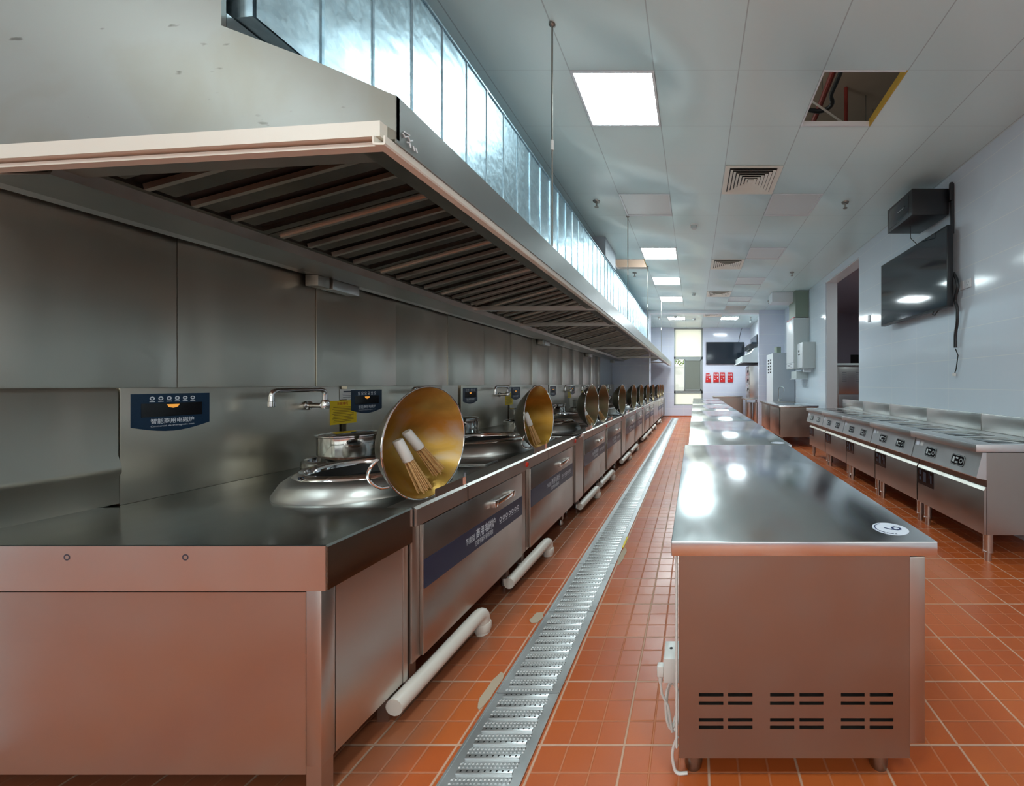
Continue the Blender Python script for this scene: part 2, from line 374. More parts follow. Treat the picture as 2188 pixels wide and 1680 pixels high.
SC.cycles.sample_clamp_indirect = 3.5; SC.cycles.caustics_reflective = True; SC.cycles.blur_glossy = 1.0; SC.cycles.caustics_refractive = False

# ------------------------------------------------------------------ setting
XW, XR, YF, YB, XL = -2.45, 2.74, 15.5, -5.4, -5.9     # left cladding, right wall, far wall, wall behind the camera, wide part of the room
mb = MB()
# floor with the drain channel recessed under the grates
mb.box(XL, -.83, YB, YF, -.1, 0); mb.box(-.56, 6.2, YB, YF, -.1, 0); mb.box(-.83, -.56, YB, .45, -.1, 0); mb.box(-.83, -.56, 14.62, YF, -.1, 0)
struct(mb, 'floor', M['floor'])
mb = MB(); mb.box(-.83, -.56, .45, 14.62, -.14, -.10); mb.box(-.835, -.826, .45, 14.62, -.1, -.004); mb.box(-.564, -.555, .45, 14.62, -.1, -.004)
struct(mb, 'trim_1', M['black'])

# ceiling of 600 mm tiles
GX0, GY0, T = -.88, 2.767, .6
LIT = [(0, 0), (0, 6), (0, 9), (0, 12), (0, 17), (3, 17), (0, -6), (3, -6), (0, -11), (3, -11), (-5, -6)]  # panels behind the camera are unseen, added to light the near fronts
UNLIT = [(0, 3), (3, 3), (3, 6), (3, 9), (3, 12)]
HATCH = [(3, 0), (-1, 7), (3, 14)]
mb = MB(); skip = set(LIT+UNLIT+HATCH)
for j in range(-14, 22):
    for i in range(-9, 7):
        if (i, j) in skip: continue
        x0, y0 = GX0+i*T, GY0+j*T
        if x0+T <= XW-.3 and y0 >= 1.3: continue
        if x0 > XR+.4: continue
        mb.add([(x0, y0, CEIL), (x0+T, y0, CEIL), (x0+T, y0+T, CEIL), (x0, y0+T, CEIL)], [(0, 1, 2, 3)])
ce = struct(mb, 'ceiling', M['ceiling'])
so = ce.modifiers.new('thickness', 'SOLIDIFY'); so.thickness = .02; so.offset = 1
for p in ce.data.polygons[:1]: pass
# slab above the ceiling
mb = MB(); mb.box(XL-.2, XR+3.6, YB-.2, YF+.3, 4.25, 4.45); struct(mb, 'trim_2', M['plenum'])

# left wall: masonry + steel cladding panels
mb = MB(); mb.box(XW-.22, XW-.02, 1.25, YF, 0, 4.25); mb.box(XL, XW-.02, 1.05, 1.25, 0, 4.25); mb.box(XL-.2, XL, YB, 1.25, 0, 4.25)
struct(mb, 'wall_left', M['tile_side'])
mb = MB(); y = 1.176
while y < 10.2:
    y1 = min(y+.68, 10.25); t = R.uniform(-.004, .004)
    mb.box(XW-.018, XW+t, y+.0015, y1-.0015, .60, 2.06, .002); y = y1
struct(mb, 'trim_3', M['steel_wall'])
mb = MB(); mb.box(XW-.02, XW-.003, 10.26, 11.77, 0, CEIL); mb.box(XW-.02, XW-.003, 12.3, YF, 0, CEIL); struct(mb, 'trim_4', M['paint_grey'])
# pier on the left and beam across
mb = MB(); mb.box(XW-.02, -1.34, 11.77, 12.3, 0, CEIL); struct(mb, 'wall_left_pier', M['tile_front'])
mb = MB(); mb.box(-1.352, -1.336, 11.762, 11.775, 0, CEIL); struct(mb, 'trim_5', M['white_paint'])
mb = MB(); mb.box(-1.34, 1.973, 11.77, 11.97, 3.42, 4.25); struct(mb, 'trim_6', M['white_paint'])
mb = MB(); mb.box(1.973, XR, 11.77, 12.0, 0, CEIL); mb.box(1.967, 1.985, 11.763, 11.775, 0, 3.42); struct(mb, 'wall_right_pier', M['tile_front'])
# right wall with opening
mb = MB(); mb.box(XR, XR+.24, YB, -4.8, 0, 4.25); mb.box(XR, XR+.24, -4.8, -.4, 0, .9); mb.box(XR, XR+.24, -4.8, -.4, 3.1, 4.25); mb.box(XR, XR+.24, -.4, 6.48, 0, 4.25); mb.box(XR, XR+.24, 8.11, 11.77, 0, 4.25); mb.box(XR, XR+.24, 6.48, 8.11, 3.40, 4.25)
struct(mb, 'wall_right', M['tile_side'])
mb = MB(); mb.box(2.23, 2.45, 12.0, YF, 0, 4.25); struct(mb, 'wall_far_right', M['tile_side'])
# far wall with window
WX0, WX1, WZ0, WZ1 = -.776, .362, .437, 3.50
mb = MB(); mb.box(XW-.2, WX0, YF, YF+.24, 0, 4.25); mb.box(WX1, 2.5, YF, YF+.24, 0, 4.25); mb.box(WX0, WX1, YF, YF+.24, 0, WZ0); mb.box(WX0, WX1, YF, YF+.24, WZ1, 4.25)
struct(mb, 'wall_far', M['tile_front'])
# wall behind the camera with a wide unseen window added to light the near end
mb = MB(); mb.box(XL, XR+.2, YB-.2, YB, 0, .9); mb.box(XL, XR+.2, YB-.2, YB, 3.1, 4.25); mb.box(XL, -4.6, YB-.2, YB, .9, 3.1); mb.box(1.9, XR+.2, YB-.2, YB, .9, 3.1)
struct(mb, 'wall_back', M['tile_front'])
w2 = MB()
for x in (-4.6, -2.43, -.27, 1.84): w2.box(x, x+.06, YB-.12, YB-.06, .9, 3.1)
w2.box(-4.6, 1.9, YB-.12, YB-.06, .9, .96); w2.box(-4.6, 1.9, YB-.12, YB-.06, 3.04, 3.1)
wo = struct(w2, 'window_added_back', M['frame_alu'])
g = MB(); g.add([(-4.6, YB-.09, .9), (1.9, YB-.09, .9), (1.9, YB-.09, 3.1), (-4.6, YB-.09, 3.1)], [(0, 1, 2, 3)]); part(g, 'window_pane', M['clear'], wo)
w4 = MB()
for y in (-4.8, -3.36, -1.9, -.46): w4.box(XR+.08, XR+.14, y, y+.06, .9, 3.1)
w4.box(XR+.08, XR+.14, -4.8, -.4, .9, .96); w4.box(XR+.08, XR+.14, -4.8, -.4, 3.04, 3.1)
wo = struct(w4, 'window_added_right', M['frame_alu'])  # unseen side window, added to light hood, duct and ceiling
g = MB(); g.add([(XR+.11, -4.8, .9), (XR+.11, -.4, .9), (XR+.11, -.4, 3.1), (XR+.11, -4.8, 3.1)], [(0, 1, 2, 3)]); part(g, 'window_pane', M['clear'], wo)
# baseboards
mb = MB(); mb.box(WX0-1.6, 2.23, YF-.008, YF, 0, .03); struct(mb, 'baseboard_far', M['floor'])
# store room seen through the opening
mb = MB(); mb.box(XR+.24, 6.2, 12.2, 12.4, 0, 4.25); mb.box(6.0, 6.2, 4.5, 12.2, 0, 4.25); mb.box(XR+.24, 6.2, 4.3, 4.5, 0, 4.25); mb.box(XR+.24, 6.2, 4.5, 12.2, 3.5, 3.6)
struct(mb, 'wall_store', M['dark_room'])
mb = MB(); mb.box(XR+.015, XR+.235, 8.09, 8.105, 0, 3.395); mb.box(XR+.01, XR+.238, 6.49, 8.1, 3.385, 3.398); struct(mb, 'door_1', M['white_paint'])

# window in the far wall
fy0, fy1 = YF+.05, YF+.11
def zp(y, d=YF+.06): return 1.3+(820-y)/835*d
mb = MB()
mb.box(WX0, WX0+.05, fy0, fy1, WZ0, WZ1); mb.box(WX1-.05, WX1, fy0, fy1, WZ0, WZ1); mb.box(WX0, WX1, fy0, fy1, WZ1-.04, WZ1); mb.box(WX0, WX1, fy0, fy1, WZ0, WZ0+.04)
mb.box(WX0, WX1, fy0, fy1, zp(768), zp(762.5)); mb.box(WX0, WX1, fy0, fy1, zp(841), zp(835))
wn1 = struct(mb, 'window_1', M['frame_alu'])
def pane(z0, z1, x0, x1, mt, yy, nm):
    g = MB(); g.box(x0, x1, yy, yy+.006, z0, z1); return part(g, nm, mt, wn1)
pane(zp(762.5), WZ1-.04, WX0+.05, WX1-.05, M['frosted'], fy0+.03, 'upper_pane')
pane(WZ0+.04, zp(841), WX0+.05, WX1-.05, M['frosted'], fy0+.03, 'lower_pane')
xm = WX0+.42
pane(zp(835), zp(768), WX0+.05, xm, M['clear'], fy0+.03, 'clear_pane')
sash = MB(); sash.box(xm-.03, xm+.02, fy0-.02, fy0+.02, zp(835), zp(768)); sash.box(WX1-.10, WX1-.05, fy0-.02, fy0+.02, zp(835), zp(768)); sash.box(xm, WX1-.05, fy0-.02, fy0+.02, zp(771), zp(768)); sash.box(xm, WX1-.05, fy0-.02, fy0+.02, zp(835), zp(832))
sh = part(sash, 'sliding_sash', M['frame_alu'], wn1)
g = MB(); g.box(xm+.02, WX1-.10, fy0-.002, fy0+.003, zp(832), zp(771)); part(g, 'screen_pane', M['grey_film'], sh)
# outside
mb = MB(); mb.box(-12, 12, YF+.3, 40, -.3, -.1); struct(mb, 'ground_outside', M['ext_ground'])
mb = MB(); mb.box(-6, 6, 20.0, 20.3, -.1, 2.15); mb.box(-6, 6, 19.96, 20.34, 2.15, 2.24)
solo(mb, 'garden_wall', M['ext_wall'], 'pale rendered garden wall seen outside through the far window', 'wall')
mb = MB(); rr = random.Random(3)
for k in range(900):
    a = rr.uniform(0, 2*PI); b = rr.uniform(-1, 1); q = rr.uniform(.6, 1)
    c = Vector((-1.2+1.6*q*math.cos(a)*math.sqrt(1-b*b), 21.6+.9*q*math.sin(a)*math.sqrt(1-b*b), 2.7+.9*q*b))
    n = Vector((rr.gauss(0, 1), rr.gauss(0, 1), rr.gauss(0, 1))).normalized(); u = n.orthogonal().normalized(); v = n.cross(u)
    mb.add([c-u*.09, c+v*.04, c+u*.09, c-v*.04], [(0, 1, 2, 3)])
t = thing('garden_shrub', 'green leafy shrub outside behind the garden wall', 'shrub', (-1.2, 21.6, -.1))
part(mb, 'foliage', M['leaf'], t); mb = MB(); mb.cyl((-1.2, 21.6, -.1), (-1.2, 21.6, 2.4), .06); part(mb, 'trunk', M['yellow_wood'], t)

# ------------------------------------------------------------------ ceiling fittings
def cell(i, j): return GX0+i*T, GY0+j*T
def light_thing(i, j, lit, label, first={}):
    x, y = cell(i, j); key = ('far' if j in (12, 17) and lit else lit)
    if key in first:
        px, py, o = first[key]; return dup(o, (x-px, y-py, 0), label)
    o = thing('ceiling_light' if lit else 'unlit_ceiling_panel', label, 'ceiling light', (x+.3, y+.3, CEIL))
    mb = MB()
    for a in ((x+.002, x+.02, y+.002, y+.598), (x+.58, x+.598, y+.002, y+.598), (x+.02, x+.58, y+.002, y+.02), (x+.02, x+.58, y+.58, y+.598)): mb.box(*a, CEIL-.006, CEIL+.03)
    part(mb, 'frame', M['white_enamel'], o)
    mb = MB(); mb.box(x+.019, x+.581, y+.019, y+.581, CEIL+.004, CEIL+.024); part(mb, 'diffuser', (M['light_far'] if key == 'far' else M['light']) if lit else M['unlit'], o)
    first[key] = (x, y, o); return o
LL = {(0, 0): 'large bright square ceiling light nearest the camera, beside the hood rod', (0, 6): 'bright square ceiling light, second nearest in the row above the aisle', (0, 9): 'bright square ceiling light, third nearest in the row above the aisle', (0, 12): 'bright square ceiling light just before the cross beam',
      (0, 17): 'bright ceiling light beyond the beam, above the far window', (3, 17): 'bright ceiling light beyond the beam, above the far television'}
k = 0
for i, j in LIT:
    lb = LL.get((i, j))
    if not lb: lb = 'unseen lit square ceiling panel added behind the viewpoint, %s of that group' % ORD[k]; k += 1
    light_thing(i, j, True, lb)
ULB = ['unlit pale ceiling panel beside the hood, in front of the second lit panel', 'unlit framed ceiling panel right of the nearest air vent', 'unlit ceiling panel right of the second air vent', 'unlit ceiling panel between the second and third air vents', 'unlit ceiling panel just before the dark far ceiling opening']
for (i, j), lb in zip(UNLIT, ULB): light_thing(i, j, False, lb)
sl_ = light_thing(3, 6, True, 'lit ceiling panel inside the store room beyond the wall opening'); sl_.location = (4.3, 7.6, 3.49)
# air vents
def vent(i, j, label, first=[]):
    x, y = cell(i, j)
    if first: return dup(first[0][2], (x-first[0][0], y-first[0][1], 0), label)
    o = thing('air_vent', label, 'air vent', (x+.3, y+.3, CEIL)); cx, cy = x+.3, y+.3
    def fr(mb, r0, r1, z0, z1):   # square sloping ring: outer half-size r0 at z0 to inner r1 at z1
        vs = [(cx+sx*r0, cy+sy*r0, z0) for sx, sy in ((-1,-1),(1,-1),(1,1),(-1,1))]+[(cx+sx*r1, cy+sy*r1, z1) for sx, sy in ((-1,-1),(1,-1),(1,1),(-1,1))]
        vs += [(cx+sx*r0, cy+sy*r0, z0+.004) for sx, sy in ((-1,-1),(1,-1),(1,1),(-1,1))]+[(cx+sx*r1, cy+sy*r1, z1+.004) for sx, sy in ((-1,-1),(1,-1),(1,1),(-1,1))]
        f = []
        for k in range(4):
            n = (k+1) % 4; f += [(k, n, 4+n, 4+k), (8+k, 12+k, 12+n, 8+n), (k, 8+k, 8+n, n), (4+k, 4+n, 12+n, 12+k)]
        mb.add(vs, f)
    mb = MB(); fr(mb, .295, .245, CEIL-.008, CEIL-.004); part(mb, 'frame', M['cream_trunk'], o)
    mb = MB(); mb.box(cx-.245, cx+.245, cy-.245, cy+.245, CEIL-.003, CEIL-.001); part(mb, 'dark_throat', M['black'], o)
    for r in (.235, .20, .165, .13, .095, .06):
        mb = MB(); fr(mb, r, r-.026, CEIL-.018, CEIL-.006); part(mb, 'louvre', M['cream_trunk'], o)
    mb = MB(); mb.box(cx-.03, cx+.03, cy-.03, cy+.03, CEIL-.016, CEIL-.010); part(mb, 'louvre', M['cream_trunk'], o)
    first.append((x, y, o)); return o
vent(2, 2, 'square louvred ceiling vent nearest the camera'); vent(2, 7, 'square louvred ceiling vent, second nearest, mid room'); vent(2, 11, 'square louvred ceiling vent, third nearest, before the beam'); vent(2, 16, 'small looking louvred ceiling vent beyond the cross beam')
# open hatches
for (i, j), lb in zip(HATCH, ['large open ceiling hatch showing red pipes above', 'open ceiling hatch above the galvanised duct on the left', 'dark open ceiling hatch just before the cross beam']):
    x, y = cell(i, j); o = thing('ceiling_hatch', lb, 'ceiling hatch', (x+.3, y+.3, CEIL))
    mb = MB()
    for a in ((x, x+.012, y, y+.6), (x+.012, x+.588, y, y+.012), (x+.012, x+.588, y+.588, y+.6)): mb.box(*a, CEIL-.004, CEIL+.035)
    part(mb, 'edge_trim', M['white_enamel'], o)
    if j != 14:
        mb = MB(); mb.box(x+.588, x+.6, y, y+.6, CEIL-.002, CEIL+.055); part(mb, 'side_board', M['yellow_wood'], o)
HX, HY = cell(3, 0)
def hp(u, v, z): k = (z-1.3)/2.22; return ((HX+.6*u)*k, (HY+.6*v)*k, z)
mb = MB(); mb.tube([hp(.10, -.6, 4.0), hp(.19, 1.7, 4.0)], .026); solo(mb, 'sprinkler_pipe', M['red_pipe'], 'slanted dark red pipe above the large ceiling hatch, behind the black hose', 'pipe')
mb = MB(); mb.tube([(1.52, 3.9, 3.56), (1.52, 3.9, 4.25)], .020); solo(mb, 'sprinkler_pipe', M['red_pipe'], 'upright dark red pipe in the middle of the large ceiling hatch', 'pipe')
mb = MB(); mb.tube(bend([hp(.20, -.4, 3.88), hp(.225, .42, 3.86), hp(.31, .54, 3.84), hp(.27, .66, 3.82), hp(.17, .70, 3.82), hp(-.5, .56, 3.84)], .07), .019); solo(mb, 'cable_hose', M['black_plastic'], 'black bent hose inside the large ceiling hatch', 'hose')
mb = MB(); mb.tube([hp(-.5, .12, 3.74), hp(.95, 1.2, 3.74)], .009); solo(mb, 'conduit_pipe', M['white_plastic'], 'thin white conduit crossing the large ceiling hatch', 'pipe')
for x, y, z, n in ((1.186, 3.6, 4.0, 'left'), (1.763, 4.0, 3.6, 'right'), (1.92, 4.2, 4.17, 'far right')):
    mb = MB(); mb.tube([(x, y, z), (x, y, 4.25)], .004, 6); solo(mb, 'ceiling_rod', M['steel_dark'], 'thin hanging rod at the %s inside the large ceiling hatch' % n, 'rod', 'rods inside the ceiling hatch')
HX2, HY2 = cell(-1, 7)
mb = MB(); mb.tube([(HX2-.6, HY2+.95, 4.0), (HX2+1.0, HY2+.75, 3.95)], .03); solo(mb, 'sprinkler_pipe', M['red_pipe'], 'brown pipe inside the ceiling hatch above the galvanised duct', 'pipe')
# sprinklers
SP = [(-1.18, 4.75, 'ceiling sprinkler beside the hood, nearest on the left'), (1.855, 4.78, 'ceiling sprinkler nearest on the right, in front of the black box'), (1.96, 7.79, 'ceiling sprinkler on the right before the wall opening'), (-1.18, 7.82, 'ceiling sprinkler beside the duct, behind its hatch'), (2.02, 10.47, 'ceiling sprinkler above the white cabinets on the right'), (-1.16, 13.05, 'ceiling sprinkler beyond the beam on the left'), (1.9, 13.0, 'ceiling sprinkler beyond the beam on the right')]
for k, (x, y, lb) in enumerate(SP):
    if k: dup(sp0, (x-SP[0][0], y-SP[0][1], 0), lb); continue
    sp0 = thing('ceiling_sprinkler', lb, 'sprinkler', (x, y, CEIL), 'ceiling sprinklers')
    mb = MB(); mb.lathe([(.045, 0), (.04, -.012), (.012, -.014)], (x, y, CEIL), 16); part(mb, 'escutcheon', M['steel_dark'], sp0)
    mb = MB(); mb.lathe([(.010, 0), (.010, -.05), (.006, -.065)], (x, y, CEIL-.005), 10); mb.lathe([(.026, 0), (.026, -.004)], (x, y, CEIL-.07), 12); part(mb, 'head', M['steel_dark'], sp0)
SD = [(.006, 5.45, 'round smoke detector nearest, mid ceiling after the vent'), (0., 9.6, 'round smoke detector before the beam'), (-.6, 12.87, 'smoke detector beyond the beam beside the left light'), (.02, 13.3, 'smoke detector beyond the beam in front of the window')]
for k, (x, y, lb) in enumerate(SD):
    if k: dup(sd0, (x-SD[0][0], y-SD[0][1], 0), lb); continue
    sd0 = thing('smoke_detector', lb, 'smoke detector', (x, y, CEIL), 'smoke detectors')
    mb = MB(); mb.lathe([(.055, 0), (.055, -.02)], (x, y, CEIL), 20); part(mb, 'base', M['white_plastic'], sd0)
    mb = MB(); mb.lathe([(.046, -.02), (.044, -.05), (.03, -.062), (0, -.064)], (x, y, CEIL), 20); part(mb, 'sensor', M['grey_enamel'], sd0)

# ------------------------------------------------------------------ drain grates
def grate_mesh():
    plate = MB(); x0, x1, L = -.825, -.565, .586
    plate.box(x0, x1, 0, L, -.006, .004); plate.box(x0-.004, x0+.004, 0, L, -.03, .007); plate.box(x1-.004, x1+.004, 0, L, -.03, .007); plate.box(x0, x1, 0, .008, -.01, .006)
    bars, dim, holes = MB(), MB(), MB(); n = 11; p = L/n
    for k in range(n):
        yc = .012+p*(k+.5)
        bars.box(x0+.035, x1-.035, yc-.008, yc+.008, .003, .011, .0035)
        for h in range(9):
            xc = x0+.05+h*.02; ring(holes, (xc, yc, .0113), ux, uy, 0, .0035, 6)
        for r in (-.5*p+.006, .5*p-.006, ):
            if k == n-1 and r > 0: continue
            for d in range(15):
                xc = x0+.035+d*.0136; yy = yc+r
                if abs(r) > 1: continue
                a = .0045
                dim.add([(xc-a, yy-a, .004), (xc+a, yy-a, .004), (xc+a, yy+a, .004), (xc-a, yy+a, .004), (xc-a*.5, yy-a*.5, .0072), (xc+a*.5, yy-a*.5, .0072), (xc+a*.5, yy+a*.5, .0072), (xc-a*.5, yy+a*.5, .0072)],
                        [(4, 5, 6, 7), (0, 1, 5, 4), (1, 2, 6, 5), (2, 3, 7, 6), (3, 0, 4, 7)])
    return plate, bars, dim, holes
P_, B_, D_, H_ = grate_mesh()
g0 = thing('drain_grate', 'x', 'floor grate', (-.695, .46, 0), 'steel grate sections over the floor drain')
for mbx in (P_, B_, D_, H_): mbx.xf(lambda v: v+Vector((0, .46, 0)))
D_.cur = 0; allm = MB(); allm.v, allm.f, allm.mi, allm.sm = list(P_.v), list(P_.f), list(P_.mi), list(P_.sm); allm.add(D_.v, D_.f)
part(allm, 'plate', M['grate'], g0); B_.mat(1).add(H_.v, H_.f); part(B_, 'raised_bars', [M['grate'], M['black']], g0)
for k in range(24):
    lb = 'perforated steel floor grate section, %s from the camera end of the row' % ORD[k]
    if k == 0: g0['label'] = lb
    else: dup(g0, (0, .588*k, 0), lb)
# mortar patches beside the drain
for k, (x, y, sx_, sy_, s) in enumerate([(-.86, 1.66, .03, .13, 'left edge of the grate near the second joint'), (-.87, 2.17, .04, .06, 'left edge of the grate near the third joint'), (-.54, 2.95, .03, .16, 'right edge of the grate beside the yellow scrap')]):
    mb = MB(); n = 14; pts = [(x+sx_*math.cos(2*PI*i/n)*R.uniform(.6, 1), y+sy_*math.sin(2*PI*i/n)*R.uniform(.7, 1)) for i in range(n)]
    mb.prism(pts, .0005, .003, 'z'); solo(mb, 'mortar_patch', M['mortar'], 'grey mortar patch at the '+s, 'mortar patch')
mb = MB(); mb.box(-.565, -.550, 3.08, 3.30, .0075, .009); solo(mb, 'yellow_tape', M['yellow'], 'small yellow scrap of tape on the right grate edge', 'tape')

# ------------------------------------------------------------------ left: near spacer table
FX, BX = -1.12, -2.40
t = thing('steel_work_table', 'brushed steel spacer table at the near end of the stove row', 'work table', (-1.8, 1.4, 0))
XTL = -2.42
mb = MB(); mb.prism([(-2.43, .80), (-1.139, .80), (-1.133, .794), (-1.133, .66), (-1.150, .66), (-1.150, .775), (-2.43, .775)], 1.21, 1.575); mb.box(-2.43, -1.135, 1.207, 1.212, .66, .797); part(mb, 'worktop', M['steel_deck'], t)
mb = MB(); mb.box(-2.43, -1.134, 1.2035, 1.2065, .661, .799); part(mb, 'front_apron', M['steel_apron'], t)
mb = MB(); mb.box(-2.43, -1.205, 1.214, 1.222, .085, .652); part(mb, 'front_panel', M['steel_table'], t)
mb = MB(); mb.box(-1.203, -1.155, 1.212, 1.26, .11, .66, .003); part(mb, 'corner_post', M['steel_table'], t)
mb = MB(); mb.box(-1.163, -1.156, 1.262, 1.552, .11, .66); mb.box(-1.166, -1.153, 1.553, 1.575, .11, .67); part(mb, 'side_panel', M['steel_table'], t)
mb = MB(); mb.box(-1.205, -1.158, 1.216, 1.256, 0, .11); part(mb, 'leg', M['steel_table'], t)
mb = MB(); mb.box(-1.215, -1.172, 1.50, 1.55, 0, .12); part(mb, 'leg', M['steel_table'], t)
mb = MB(); mb.box(-2.38, -2.33, 1.22, 1.26, 0, .11); part(mb, 'leg', M['steel_table'], t)
mb = MB(); mb.prism([(-2.43, .80), (-2.395, .80), (-2.395, .915), (-2.385, .93), (-2.385, .955), (-2.40, 1.0), (-2.40, 1.265), (-2.41, 1.283), (-2.43, 1.283)], 1.20, 1.63); part(mb, 'backsplash', M['steel_wall'], t)
for xx in (-1.93, -1.565):
    mb = MB(); ring(mb, (xx, 1.2032, .765), ux, uz, .006, .010); part(mb, 'stamp_mark', M['dark_print'], t)

# ------------------------------------------------------------------ wok stoves
SW = 1.07
def stove(y0):
    s = thing('wok_stove', 'x', 'stove', (FX, y0, 0), 'induction wok stoves along the left wall')
    y1 = y0+SW
    mb = MB(); mb.box(BX, FX-.11, y0, y1-.002, .765, .79); part(mb, 'deck', M['steel_deck'], s)
    mb = MB(); c = [(FX-.12, .80), (FX-.012, .80), (FX, .790), (FX, .722), (FX-.012, .722), (FX-.12, .77)]
    yc = y0+.36; mb.prism(c, y0+.001, yc-.003); mb.prism(c, yc+.003, y1-.001); part(mb, 'front_cap', M['steel'], s)
    mb = MB(); mb.box(BX, FX-.02, y0+.003, y1-.003, .165, .765); part(mb, 'body', M['steel_front'], s)
    mb = MB(); mb.box(FX-.02, FX-.004, y0+.045, y1-.09, .17, .715, .002); dr = part(mb, 'door', M['steel_front'], s)
    hy0, hy1 = y0+.60, y0+.80
    mb = MB(); mb.box(FX-.005, FX+.025, hy0-.02, hy0+.015, .612, .648, .003); mb.box(FX-.005, FX+.025, hy1-.015, hy1+.02, .612, .648, .003); mb.box(FX+.008, FX+.025, hy0, hy1, .618, .644, .003)
    part(mb, 'handle', M['chrome'], dr)
    mb = MB(); mb.box(FX-.004, FX-.0015, y0+.048, y1-.093, .445, .565); bn = part(mb, 'blue_band', M['navy'], dr)
    mb = MB(); e = Vector((FX-.0010, 0, 0))
    text(mb, '节能型', .036, (e.x, y0+.384, .512), uy, uz, off=.012, width=.08); text(mb, '商用电磁炉', .055, (e.x, y0+.533, .518), uy, uz, off=.015, width=.195)
    text(mb, '打造节能环保新厨房', .030, (e.x, y0+.515, .474), uy, uz, off=.01, width=.18)
    part(mb, 'lettering', M['white_print'], bn); mb = MB()
    for k in range(7):
        cc = (e.x, y0+.690+.0375*k, .512); ring(mb, cc, uy, uz, .0075, .014); quad(mb, (e.x, y0+.690+.0375*k, .490), uy, uz, .026, .003)
    part(mb, 'band_icons', M['white_print'], bn)
    mb = MB(); mb.lathe([(.017, 0), (.017, .006), (.012, .010), (0, .010)], (FX-.001, y1-.025, .757), 16, Matrix.Rotation(PI/2, 3, 'Y')); part(mb, 'red_button', M['red_button'], s)
    for yy in (y0+.09, y1-.13):
        for xx in (FX-.10, BX+.15):
            mb = MB(); mb.box(xx-.019, xx+.019, yy-.019, yy+.019, .05, .17); mb.lathe([(.014, 0), (.022, .006), (.022, .02), (.014, .05)], (xx, yy, 0), 12); part(mb, 'leg', M['steel'], s)
    # burner dome
    cx, cy = -1.63, y0+.40
    prof = [(.352, .79), (.35, .80), (.342, .815), (.325, .845), (.30, .866), (.285, .872), (.278, .884), (.262, .892), (.245, .888), (.236, .876), (.232, .85)]
    mb = MB(); mb.lathe(prof[:6], (cx, cy, 0), 48, caps=False); part(mb, 'burner_dome', M['steel_dome'], s)
    mb = MB(); mb.lathe(prof[5:], (cx, cy, 0), 48, caps=False); part(mb, 'burner_rim', M['chrome'], s)
    mb = MB(); mb.lathe([(.234, .862), (.20, .82), (.12, .80), (0, .796)], (cx, cy, 0), 48, caps=False); part(mb, 'burner_bowl', M['black'], s)
    mb = MB(); mb.lathe([(.21, .79), (.21, .85), (.195, .86), (.18, .855), (.18, .83), (0, .83)], (-2.10, y0+.80, 0), 36, caps=False); part(mb, 'water_well', M['chrome'], s)
    mb = MB(); mb.box(-1.62, -1.30, y0+.86, y0+1.02, .79, .797, .002); part(mb, 'drain_plate', M['steel'], s)
    # upright stop that holds the leaning wok
    mb = MB(); mb.box(-1.1335, -1.132, y0+.13, y0+.35, .8005, .838); mb.box(-1.1335, -1.1245, y0+.3495, y0+.351, .8005, .865); part(mb, 'wok_stop', M['chrome'], s)
    # backsplash and display
    mb = MB(); mb.box(XW+.012, BX, y0+.055 if abs(y0-1.58) < .01 else y0+.002, y1-.002, .79, 1.282, .002); bs = part(mb, 'backsplash', M['steel_wall'], s)
    ya, yb = y0+.085, y0+.355; za, zb = 1.255, 1.10
    n = 10; poly = [(ya, za), (yb, za)]+[(yb+(ya-yb)*k/n, zb+.012-.028*math.sin(PI*k/n)) for k in range(n+1)]
    mb = MB(); mb.prism(poly, BX, BX+.003, 'x'); dp = part(mb, 'display', M['display_navy'], s)
    mb = MB(); mb.box(BX+.003, BX+.0038, ya+.03, yb-.03, 1.152, 1.212); part(mb, 'display_window', M['display_black'], dp)
    mb = MB(); xx = BX+.0036; text(mb, '智能商用电磁炉', .026, (xx, (ya+yb)/2, 1.130), uy, uz, off=.01, width=.15); text(mb, 'Commercial electromagnetic oven', .011, (xx, (ya+yb)/2, 1.110), uy, uz, width=.15)
    part(mb, 'display_lettering', M['white_print'], dp); mb = MB()
    for k in range(6):
        cc = (xx, ya+.065+k*.028, 1.234); ring(mb, cc, uy, uz, .0045, .0085); quad(mb, (xx, cc[1], 1.220), uy, uz, .018, .003)
    part(mb, 'display_icons', M['white_print'], dp)
    mb = MB(); mb.prism([(ya+.135-.022, 1.206), (ya+.135+.022, 1.206), (ya+.135+.016, 1.194), (ya+.135, 1.189), (ya+.135-.016, 1.194)], BX+.0038, BX+.0042, 'x'); part(mb, 'indicator_glow', M['amber'], dp)
    return s
SY = [1.58, 2.65, 3.98, 5.05, 6.45, 7.52, 8.87, 9.94, 12.40, 13.47]
st0 = stove(SY[0])
SLB = ['wok stove nearest the camera, beside the spacer table', 'wok stove second along the row, behind the first golden wok', 'wok stove third along the row, after the first filler panel', 'wok stove fourth along the row', 'wok stove fifth along the row', 'wok stove sixth along the row', 'wok stove seventh along the row', 'wok stove eighth along the row, before the wall pier', 'wok stove just beyond the wall pier', 'wok stove last in the row, before the grey end cabinets']
st0['label'] = SLB[0]; STOVES = [st0]
for y, lb in zip(SY[1:], SLB[1:]): STOVES.append(dup(st0, (0, y-SY[0], 0), lb))
